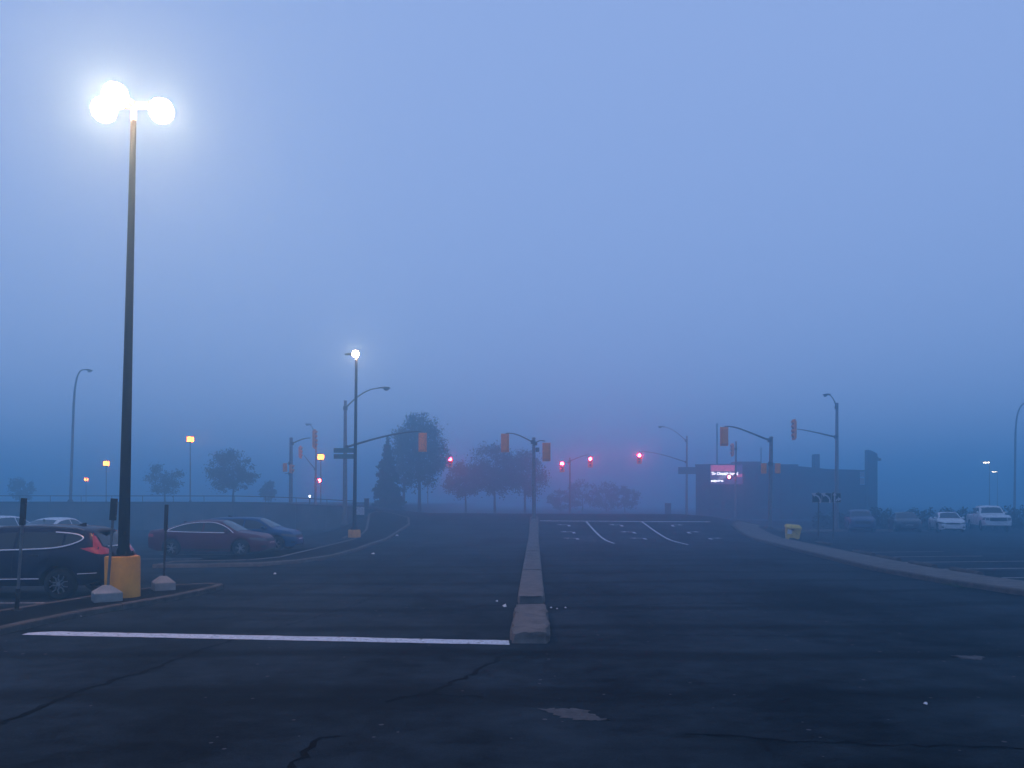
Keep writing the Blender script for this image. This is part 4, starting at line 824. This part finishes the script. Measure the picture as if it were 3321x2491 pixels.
def headlamp_post(label, x, y, d):  # small white light of uncertain kind, given a made-up post and cap
    bs = base_at(x, d); c = P(x, y, d); t = thing('small_light', label, 'white_light', bs); MB().tube([bs-Vector((0, 0, .2)), c-Vector((0, 0, .15))], .06, 8).build('post', 'dark_galv', t, smooth=40)
    MB().lathe([(0, .17), (.15, .14), (.16, .1), (.06, .09)], 12, c=c).build('cap', 'dark_galv', t, smooth=40); MB().lathe([(0, .085), (.06, .08), (.08, 0), (.06, -.07), (0, -.09)], 12, c=c).build('lamp', 'white_dot', t, smooth=60)
headlamp_post('tiny white light just above the railing below the red hand', 669, 1072, 70)
for (x, y, d, lb, w) in ((2130.5, 999, 112, 'brighter of two far white lamps above the parked pickup', .62), (2147.5, 1019, 140, 'fainter and lower of two far white lamps above the parked pickup', .52)):
    bs = base_at(x+7, d); c = P(x, y, d); t = thing('far_lamp', lb, 'street lamp', bs); pole_up(t, bs, P(x+7, y-3, d), .09, .05); MB().tube([P(x+7, y-3, d), c+Vector((w*.4, 0, .1))], .04, 6).build('arm', 'dark_galv', t)
    MB().box(c+Vector((-w*.8, -.25, .06)), c+Vector((w*.8, .25, .16)), bev=.03).build('lamp_head', 'dark_galv', t); MB().lathe([(w*.75, .055), (w*.7, -.03), (w*.4, -.1), (0, -.12)], 14, c=c).build('lens', 'pale_lamp', t, smooth=60)

# ------------------------------------------------------------------ lane-use sign, bin, cabinets
d = 46.0; a, b = P(1754, 1085.5, d), P(1816.5, 1065, d); X0 = (a.x+b.x)/2; t = thing('lane_sign', 'black lane-use sign with three white arrow panels on two posts', 'sign', (X0, d, H(X0, d)))
for x in (1769, 1801): q_ = P(x, 1063, d); MB().tube([(q_.x, d+.06, H(q_.x, d)-.2), (q_.x, d+.06, q_.z)], .045, 8).build('post', 'dark_galv', t, smooth=40)
pw = (b.x-a.x)/3
def arrow_shape(kind):
    if kind == 'left':
        pts = []; 
        cl = [(.20, -.33), (.20, -.14), (.15, .0), (.05, .10), (-.10, .17)]; hw = .045; outer, inner = [], []
        for i, p in enumerate(cl):
            t_ = (Vector(cl[min(i+1, 4)])-Vector(cl[max(i-1, 0)])).normalized(); n_ = Vector((t_.y, -t_.x)); outer.append(tuple(Vector(p)+n_*hw)); inner.append(tuple(Vector(p)-n_*hw))
        return [outer+[(-.04, .32), (-.33, .27), (-.15, .03)]+inner[::-1]]
    return [[(-.14, -.30), (-.05, -.30), (-.05, .14), (.03, .14), (-.095, .32), (-.22, .14), (-.14, .14)], [(-.045, -.20), (.03, -.06), (.12, -.03), (.12, .07), (.30, -.08), (.12, -.23), (.12, -.13), (.07, -.15), (.03, -.22)]]
Mx = Matrix(((1, 0, 0), (0, 0, 1), (0, 1, 0)))
for i, kd in enumerate(('left', 'left', 'through_right')):
    c = Vector((a.x+pw*(i+.5), d, (a.z+b.z)/2)); hh = (b.z-a.z)/2; pn = MB().box(c-Vector((pw/2-.012, .012, hh)), c+Vector((pw/2-.012, .012, hh))).build('sign_panel', 'sign_black', t)
    bd = MB()
    for (u0, v0, u1, v1) in ((-1, .93, 1, 1), (-1, -1, 1, -.93), (-1, -.93, -.94, .93), (.94, -.93, 1, .93)): bd.box(c+Vector((u0*(pw/2-.012), -.016, v0*hh)), c+Vector((u1*(pw/2-.012), -.0125, v1*hh)))
    bd.build('panel_border', 'sign_edge', pn, org=t.location)
    ar = MB()
    for s in arrow_shape(kd): ar.prism([(x*.95, y*.95) for x, y in s], -.018, -.0135)
    ar.v = [Vector((v.x+c.x, d+v.z, v.y+c.z)) for v in ar.v]; ar.build('arrow', 'panel_pale', pn, org=t.location)
d = 46.5; X = P(1711, 0, d).x; t = thing('grit_bin', 'tilted yellow grit bin standing on the verge behind the sidewalk', 'bin', (X, d, H(X, d)), 0); t.rotation_euler = (R(2), R(5), R(-12))
b_ = MB(); vs = [(-.36, -.3, .06), (.36, -.3, .06), (.36, .3, .06), (-.36, .3, .06), (-.42, -.34, .62), (.42, -.34, .62), (.42, .34, .66), (-.42, .34, .66)]
b_.add(vs, [(3, 2, 1, 0), (4, 5, 6, 7), (0, 1, 5, 4), (1, 2, 6, 5), (2, 3, 7, 6), (3, 0, 4, 7)]); b_.build('bin_body', 'bin_yellow', t, org=(0, 0, 0))
b_ = MB(); vs = [(-.45, -.38, .62), (.45, -.38, .62), (.45, .38, .67), (-.45, .38, .67), (-.45, -.38, .68), (.45, -.38, .68), (.45, .38, .74), (-.45, .38, .74), (-.36, -.2, .80), (.36, -.2, .80), (.36, .3, .84), (-.36, .3, .84)]
b_.add(vs, [(3, 2, 1, 0), (0, 1, 5, 4), (1, 2, 6, 5), (2, 3, 7, 6), (3, 0, 4, 7), (4, 5, 9, 8), (5, 6, 10, 9), (6, 7, 11, 10), (7, 4, 8, 11), (8, 9, 10, 11)]); b_.build('lid', 'bin_yellow', t, org=(0, 0, 0))
for sx in (-.27, .27): MB().box((sx-.07, -.32, -.04), (sx+.07, .32, .06)).build('skid', 'bin_yellow', t, org=(0, 0, 0))
MB().box((-.14, -.40, .52), (.02, -.345, .58)).build('latch', 'rust_black', t, org=(0, 0, 0)); MB().box((-.34, -.345, .30), (-.08, -.322, .55)).build('label_plate', 'sign_white', t, org=(0, 0, 0))
d = 61.2; a, b = P(764, 1113, d), P(787, 1095, d); zb = H(a.x, d); t = thing('notice_board', 'pale notice panel under a thin bar at the end of the retaining wall', 'notice board', ((a.x+b.x)/2, d, H((a.x+b.x)/2, d)))
MB().box((a.x, d-.02, a.z+.03), (b.x, d+.02, b.z)).build('panel', 'panel_pale', t)
for x in (a.x-.03, b.x+.03): MB().tube([(x, d, H(x, d)-.2), (x, d, P(0, 1086, d).z)], .03, 6).build('post', 'dark_galv', t)
q0, q1 = P(760, 1086.5, d), P(788, 1086.5, d); MB().tube([q0, q1], .03, 6).build('bar', 'dark_galv', t)
def cabinet(label, x, d, w, h):
    bs = base_at(x, d); t = thing('utility_cabinet', label, 'cabinet', bs); MB().box(bs+Vector((-w/2, -w*.4, -.2)), bs+Vector((w/2, w*.4, h)), bev=.02).build('case', 'dark_galv', t); MB().box(bs+Vector((-w/2-.04, -w*.45, h+.001)), bs+Vector((w/2+.04, w*.45, h+.06)), bev=.015).build('roof', 'dark_galv', t); MB().box(bs+Vector((-w*.42, -w*.4-.02, .1)), bs+Vector((w*.42, -w*.4-.002, h-.1))).build('door', 'dark_galv', t)
cabinet('grey utility cabinet beside the pale notice panel', 792, 64, .34, .75); cabinet('dim upright cabinet beside the far signal pole with mast arm', 1443, 92, .62, 1.55)

# ------------------------------------------------------------------ building with screen
BD = 94.0; a, b = P(1503, 1112, BD), P(1872, 1003, BD); z0 = .2
bld = thing('flat_roofed_building', 'dark flat-roofed brick building with a raised slab tower at one end', 'building', ((a.x+b.x)/2, BD+8, z0))
xr = P(1722, 0, BD).x; zt = b.z; zr = P(0, 1015, BD).z; xt0, xt1 = P(1872, 0, BD).x, P(1893, 0, BD).x
w = MB(); w.add([(a.x, BD, -.5), (xr, BD, -.5), (xr, BD+16, -.5), (a.x+4.4, BD+16, -.5), (a.x, BD, zt-.25), (xr, BD, zt-.25), (xr, BD+16, zt-.25), (a.x+4.4, BD+16, zt-.25)], [(3, 2, 1, 0), (4, 5, 6, 7), (0, 1, 5, 4), (1, 2, 6, 5), (2, 3, 7, 6), (3, 0, 4, 7)]); wl = w.build('wall', 'brick_dark', bld)
w = MB(); xm = P(1790, 0, BD).x; pl = [(xr+.01, -.5), (P(1858, 0, BD).x, -.5), (P(1858, 0, BD).x, zr), (xm, zr+.1), (xr+.01, zt-.2)]; w.prism(pl, BD+.06, BD+15.9, M=Mx); w.build('wing_wall', 'brick_dark', bld)
pq = MB(); pq.prism([(a.x-.12, BD-.12), (xr+.1, BD-.12), (xr+.1, BD+16.1), (a.x+4.3, BD+16.1)], zt-.249, zt); pq.build('parapet', 'roof_trim', bld)
tw = MB(); zt0, zt1 = P(0, 972, BD).z, P(0, 981, BD).z; pl = [(xt0, -.5), (xt1, -.5), (xt1, zt1), (lerp(xt0, xt1, .45), zt0-.12), (xt0, zt0)]; tw.prism(pl, BD-.3, BD+.5, M=Mx); tw.build('tower', 'brick_dark', bld)
xg0, xg1 = P(1859, 0, BD).x, P(1871.5, 0, BD).x
for y0, y1 in ((1019, 1030), (1032, 1046)): p0, p1 = P(0, y1, BD), P(0, y0, BD); MB().box((xg0, BD+.5, p0.z), (xg1, BD+.56, p1.z)).build('glazed_panel', 'panel_pale', bld)
MB().box((xg0-.02, BD+.2, -.5), (xg1+.02, BD+4, P(0, 1047, BD).z)).build('link_wall', 'brick_dark', bld); MB().box((xg0-.02, BD+.2, P(0, 1018, BD).z), (xg1+.02, BD+4, zr)).build('link_roof', 'roof_trim', bld)
mb = MB(); mb.tube([P(1893, 982, BD)+Vector((0, 1, 0)), P(1909, 992, BD)+Vector((0, 1, 0))], .09, 6); mb.build('floodlight_arm', 'dark_galv', bld)
for x, y in ((1902, 988), (1908, 991)): q_ = P(x, y, BD)+Vector((0, 1, 0)); MB().box(q_-Vector((.16, .2, .2)), q_+Vector((.16, .2, .12)), bev=.03).build('floodlight', 'dark_galv', bld)
q0, q1 = P(1760, 1004, BD+4), P(1771, 981, BD+4); MB().box((q0.x, BD+4, q0.z-.6), (q1.x, BD+5, q1.z), bev=.03).build('chimney', 'brick_dark', bld)
q0, q1 = P(1588, 1003, BD+6), P(1645, 997, BD+6); MB().box((q0.x, BD+6, q0.z-.6), (q1.x, BD+8, q1.z), bev=.05).build('roof_plant', 'roof_trim', bld)
# facade piers and shop windows faintly seen
for i in range(9):
    xx = lerp(a.x+.2, xr-.6, i/8); MB().box((xx, BD-.10, -.4), (xx+.35, BD-.002, zt-.26)).build('pier', 'brick_dark', bld)
for i in range(8):
    if i in (1, 2, 5, 6):
        xx = lerp(a.x+.2, xr-.6, i/8)+.5; x1 = lerp(a.x+.2, xr-.6, (i+1)/8)-.15; wn = MB().box((xx, BD-.03, 1.5), (x1, BD-.003, 2.5)).build('window', 'glass', bld); MB().box((xx-.05, BD-.06, 1.42), (x1+.05, BD-.004, 1.498)).build('sill', 'roof_trim', wn, org=bld.location)
def upole(label, x, ytop, d, r):
    bs = base_at(x, d); t = thing('utility_pole', label, 'pole', bs); pole_up(t, bs, P(x, ytop, d), r, r*.8, 'dark_galv'); MB().box(P(x, ytop+3, d)-Vector((.25, .04, .03)), P(x, ytop+3, d)+Vector((.25, .04, .03))).build('crossbar', 'dark_galv', t)
upole('tall thin pole rising behind the building near the lit screen', 1549, 915, 113, .13); upole('short thin pole rising behind the middle of the building roof', 1644, 967, 113, .09)
# LED screen
SD = BD-.35; a2, b2 = P(1534, 1046, SD), P(1604, 1003.5, SD); scn = thing('led_screen', 'lit advertising screen with white lettering on the dark building front', 'screen', ((a2.x+b2.x)/2, SD, a2.z))
MB().box((a2.x-.08, SD, a2.z-.08), (b2.x+.08, BD-.11, b2.z+.08), bev=.03).build('screen_case', 'sign_black', scn); sp = MB().box((a2.x, SD-.012, a2.z), (b2.x, SD-.002, b2.z)).build('screen_face', 'screen_dim', scn)
def scr(x0, y0, x1, y1, nm, m, off): p0, p1 = P(x0, y1, SD), P(x1, y0, SD); MB().box((p0.x, SD-off, p0.z), (p1.x, SD-off+.006, p1.z)).build(nm, m, sp, org=scn.location)
scr(1536, 1005, 1589, 1018, 'pink_glow', 'glow_pink', .020); scr(1590, 1024, 1603, 1030, 'pink_glow', 'glow_pink', .020)  # pink fog glow painted onto the screen as emissive bands
wg = MB(); wg.add([Vector((P(x, y, SD).x, SD-.018, P(x, y, SD).z)) for x, y in ((1548, 1036), (1558, 1027), (1574, 1025), (1574, 1031), (1560, 1035))], [(0, 1, 2, 3, 4)]); wg.build('pale_wedge', 'screen_pale', sp, org=scn.location)
def text(s, x0, x1, ybase, size_y, m, parent, org):
    cu = bpy.data.curves.new('lettering', 'FONT'); cu.body = s; cu.size = 1; cu.offset = .03; o = bpy.data.objects.new('lettering', cu); COL.objects.link(o); bpy.context.view_layer.update()
    dg = bpy.context.evaluated_depsgraph_get(); me = bpy.data.meshes.new_from_object(o.evaluated_get(dg)); bpy.data.objects.remove(o)
    xs = [v.co.x for v in me.vertices]; wv = max(xs)-min(xs); p0, p1 = P(x0, ybase, SD), P(x1, ybase, SD); k = (p1.x-p0.x)/wv; kz = size_y*SD/F/.72; mn = min(xs)
    for v in me.vertices: v.co = Vector((p0.x+(v.co.x-mn)*k, SD-.026, p0.z+v.co.y*kz))-Vector(org)
    me.materials.clear(); me.materials.append(M_[m]); return link(bpy.data.objects.new('lettering', me), parent)
text('The Chronicle Journal', 1536.5, 1594, 1026, 6.5, 'screen_white', sp, scn.location); text('trustyournews', 1535.5, 1562, 1040.5, 5.2, 'screen_white', sp, scn.location)

# ------------------------------------------------------------------ trees, shrubs
def leaf_mesh(pts, sizes, seed, up=.3):
    rr = random.Random(seed); v = []; f = []
    for p, s in zip(pts, sizes):
        n = Vector((rr.gauss(0, 1), rr.gauss(0, 1), rr.gauss(up, 1))).normalized(); u = n.orthogonal().normalized(); a = rr.uniform(0, 6.28); u = (u*math.cos(a)+n.cross(u)*math.sin(a)); w = n.cross(u); b = len(v)
        v += [p-u*s, p+w*s*.55, p+u*s, p-w*s*.55]; f.append((b, b+1, b+2, b+3))
    mb = MB(); mb.v = v; mb.f = f; mb.m = [0]*len(f); return mb
def raw_build(mb, name, m, parent, org):
    me = bpy.data.meshes.new(name); me.from_pydata([p-Vector(org) for p in mb.v], [], mb.f); me.materials.append(M_[m]); me.update(); return link(bpy.data.objects.new(name, me), parent)
def broadleaf(label, x, d, ytop, ybot, wpx, seed, m='leaf', n=6000, leaf=.17, clumps=46, sparse=1.0, group=None, name='broadleaf_tree', split=False, ybase=None):
    rr = random.Random(seed); clumps = int(clumps*1.7); n = int(n*1.25); bs = base_at(x, d); t = thing(name, label, 'tree', bs, group=group); zt, zb = P(0, ytop, d).z, P(0, ybot, d).z; rw = wpx*d/F/2; cz = (zt+zb)/2; rz_ = (zt-zb)/2; cc = Vector((bs.x, d, cz))
    tr = MB(); hgt = cz-bs.z; lean = rr.uniform(-.25, .25); tp = Vector((bs.x+lean, d, cz+rz_*.25)); r0 = max(.07, .014*(zt-bs.z)+.03)
    tr.tube([bs-Vector((0, 0, .2)), bs+Vector((0, 0, .15)), bs.lerp(tp, .35)+Vector((rr.uniform(-.1, .1), 0, 0)), bs.lerp(tp, .7), tp], [r0*1.6, r0*1.15, r0*.85, r0*.6, r0*.25], 8)
    cl = []; 
    for k in range(clumps):
        while True:
            v = Vector((rr.uniform(-1, 1), rr.uniform(-1, 1), rr.uniform(-1, 1)))
            if .35 < v.length < 1 and not (v.z < -.55 and abs(v.x) > .75): break
        if split and abs(v.x) < .3 and v.z > .2: v.x += math.copysign(.35, v.x)
        c = cc+Vector((v.x*rw*(1-.18*max(0, v.z)), v.y*rw, v.z*rz_)); cl.append((c, rr.uniform(.13, .30)*min(rw, rz_)))
    for c, r_ in cl[:16]:
        s = bs.lerp(tp, rr.uniform(.45, .9)); mid = s.lerp(c, .5)+Vector((0, 0, .12*(c-s).length)); tr.tube([s, mid, c], [r0*.38, r0*.22, r0*.08], 5)
    tr.build('trunk', 'bark', t, smooth=60)
    pts, sz = [], []; tot = sum(r_**2 for _, r_ in cl)
    for c, r_ in cl:
        for _ in range(int(n*r_**2/tot)):
            v = Vector((rr.gauss(0, .62), rr.gauss(0, .62), rr.gauss(0, .5)))*r_; pts.append(c+v); sz.append(leaf*rr.uniform(.4, .9))
    raw_build(leaf_mesh(pts, sz, seed+1), 'crown', m, t, t.location); return t
def conifer(label, x, d, ytop, ybot, wpx, seed):
    rr = random.Random(seed); bs = base_at(x, d); t = thing('conifer_tree', label, 'tree', bs); zt, zb = P(0, ytop, d).z, P(0, ybot, d).z; rw = wpx*d/F/2; tr = MB(); tr.tube([bs-Vector((0, 0, .2)), Vector((bs.x, d, zb)), Vector((bs.x, d, zt))], [.19, .15, .02], 8)
    pts, sz = [], []; nl = 19
    for l in range(nl):
        f_ = l/(nl-1); z = lerp(zb+.2, zt-.1, f_); R_ = rw*1.12*(1-f_)**.75*(.85+.35*rr.random())*(.85 if l == 0 else 1); nb = int(lerp(20, 7, f_))
        for k in range(nb):
            a = rr.uniform(0, 6.28); Lb = R_*rr.uniform(.6, 1.12); dv = Vector((math.cos(a), math.sin(a), 0)); tip = Vector((bs.x, d, z-.24*Lb))+dv*Lb
            tr.tube([Vector((bs.x, d, z)), Vector((bs.x, d, z))+dv*Lb*.5+Vector((0, 0, -.02)), tip], [.03, .018, .006], 4)
            for _ in range(int(16+44*Lb)):
                u = rr.random()**.7; p = Vector((bs.x, d, z-.24*Lb*u*u))+dv*Lb*u; sp_ = .30*(1-u*.6)*min(1, Lb); pts.append(p+Vector((rr.gauss(0, sp_*.5), rr.gauss(0, sp_*.5), rr.gauss(-.05, .09)))); sz.append(rr.uniform(.09, .19))
    tr.build('trunk', 'bark', t, smooth=60); raw_build(leaf_mesh(pts, sz, seed+2, up=.8), 'crown', 'needle', t, t.location)
conifer('dark pointed spruce standing left of the tall leafy tree', 837, 80, 944, 1096, 68, 5)
broadleaf('tall leafy tree rising behind the orange signal head on the long arm', 906, 86, 898, 1062, 118, 11, 'leaf', 11000, .18, 70)
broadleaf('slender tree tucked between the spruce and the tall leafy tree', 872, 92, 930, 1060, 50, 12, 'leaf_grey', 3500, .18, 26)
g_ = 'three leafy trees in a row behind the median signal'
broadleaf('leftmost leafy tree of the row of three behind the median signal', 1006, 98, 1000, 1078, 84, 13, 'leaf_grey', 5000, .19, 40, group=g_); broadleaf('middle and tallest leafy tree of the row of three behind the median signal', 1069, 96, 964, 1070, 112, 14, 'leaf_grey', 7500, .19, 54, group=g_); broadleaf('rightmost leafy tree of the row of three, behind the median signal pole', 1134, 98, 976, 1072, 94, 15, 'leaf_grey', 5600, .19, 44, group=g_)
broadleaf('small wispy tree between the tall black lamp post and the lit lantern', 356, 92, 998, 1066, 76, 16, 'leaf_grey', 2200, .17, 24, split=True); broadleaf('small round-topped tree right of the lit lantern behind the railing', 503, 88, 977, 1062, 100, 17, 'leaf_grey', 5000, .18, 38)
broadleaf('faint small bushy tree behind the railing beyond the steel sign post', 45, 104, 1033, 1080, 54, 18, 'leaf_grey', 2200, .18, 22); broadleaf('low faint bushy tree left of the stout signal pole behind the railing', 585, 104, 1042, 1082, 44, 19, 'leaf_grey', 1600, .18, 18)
g_ = 'far bushes behind the red lights'
for k, (x, yt, wp) in enumerate(((1258, 1038, 70), (1310, 1042, 62), (1350, 1052, 60), (1212, 1058, 56))):
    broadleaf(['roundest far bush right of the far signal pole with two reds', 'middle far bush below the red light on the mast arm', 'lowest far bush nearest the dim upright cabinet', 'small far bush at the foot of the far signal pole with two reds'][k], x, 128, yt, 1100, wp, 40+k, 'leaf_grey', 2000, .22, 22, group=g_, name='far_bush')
def shrub(label, x, d, w, h, seed, group=None):
    rr = random.Random(seed); X = P(x, 0, d).x; bs = Vector((X, d, H(X, d))); t = thing('shrub', label, 'shrub', bs, group=group); st = MB(); pts, sz = [], []
    for k in range(7): a = rr.uniform(0, 6.28); st.tube([bs-Vector((0, 0, .1)), bs+Vector((math.cos(a)*w*.3, math.sin(a)*.3, h*.7))], [.03, .01], 4)
    st.build('stems', 'bark', t)
    for _ in range(1500):
        v = Vector((rr.uniform(-1, 1), rr.uniform(-1, 1), rr.uniform(0, 1)))
        if v.x**4+v.y**2+max(0, v.z-.1)**3 > 1: continue
        pts.append(bs+Vector((v.x*w/2, v.y*.7, v.z*h*(1+.12*math.sin(v.x*7+seed)))));  sz.append(rr.uniform(.07, .15))
    raw_build(leaf_mesh(pts, sz, seed), 'foliage', 'hedge_leaf', t, t.location)
for k, (x, w, h) in enumerate(((1800, 3.4, 1.3), (1893, 3.0, 1.6), (1980, 3.6, 1.55), (2060, 3.4, 1.6), (2135, 3.2, 1.7), (2205, 3.4, 1.75))):
    shrub(['end shrub of the dark hedge, left of the parked blue SUV', 'dark hedge shrub between the blue SUV and the charcoal sedan', 'dark hedge shrub behind the charcoal sedan', 'dark hedge shrub behind the white sedan', 'dark hedge shrub behind the white pickup cab', 'dark hedge shrub past the white pickup at the hedge end'][k], x, 66, w, h, 70+k, 'hedge behind the right parking row')

# ------------------------------------------------------------------ fog
v = bpy.data.materials.new('fog'); v.use_nodes = True; t_ = v.node_tree; t_.nodes.clear(); o_ = t_.nodes.new('ShaderNodeOutputMaterial'); p_ = t_.nodes.new('ShaderNodeVolumePrincipled')
p_.inputs['Color'].default_value = (.36, .78, 1, 1); p_.inputs['Density'].default_value = .0125; p_.inputs['Anisotropy'].default_value = .7; t_.links.new(p_.outputs[0], o_.inputs['Volume']); M_['fog'] = v
hz = MB().box((-410, -70, -2), (410, 410, 16.5)).build('haze', 'fog'); tag(hz, 'even blue fog filling the whole place', 'fog', kind='stuff')
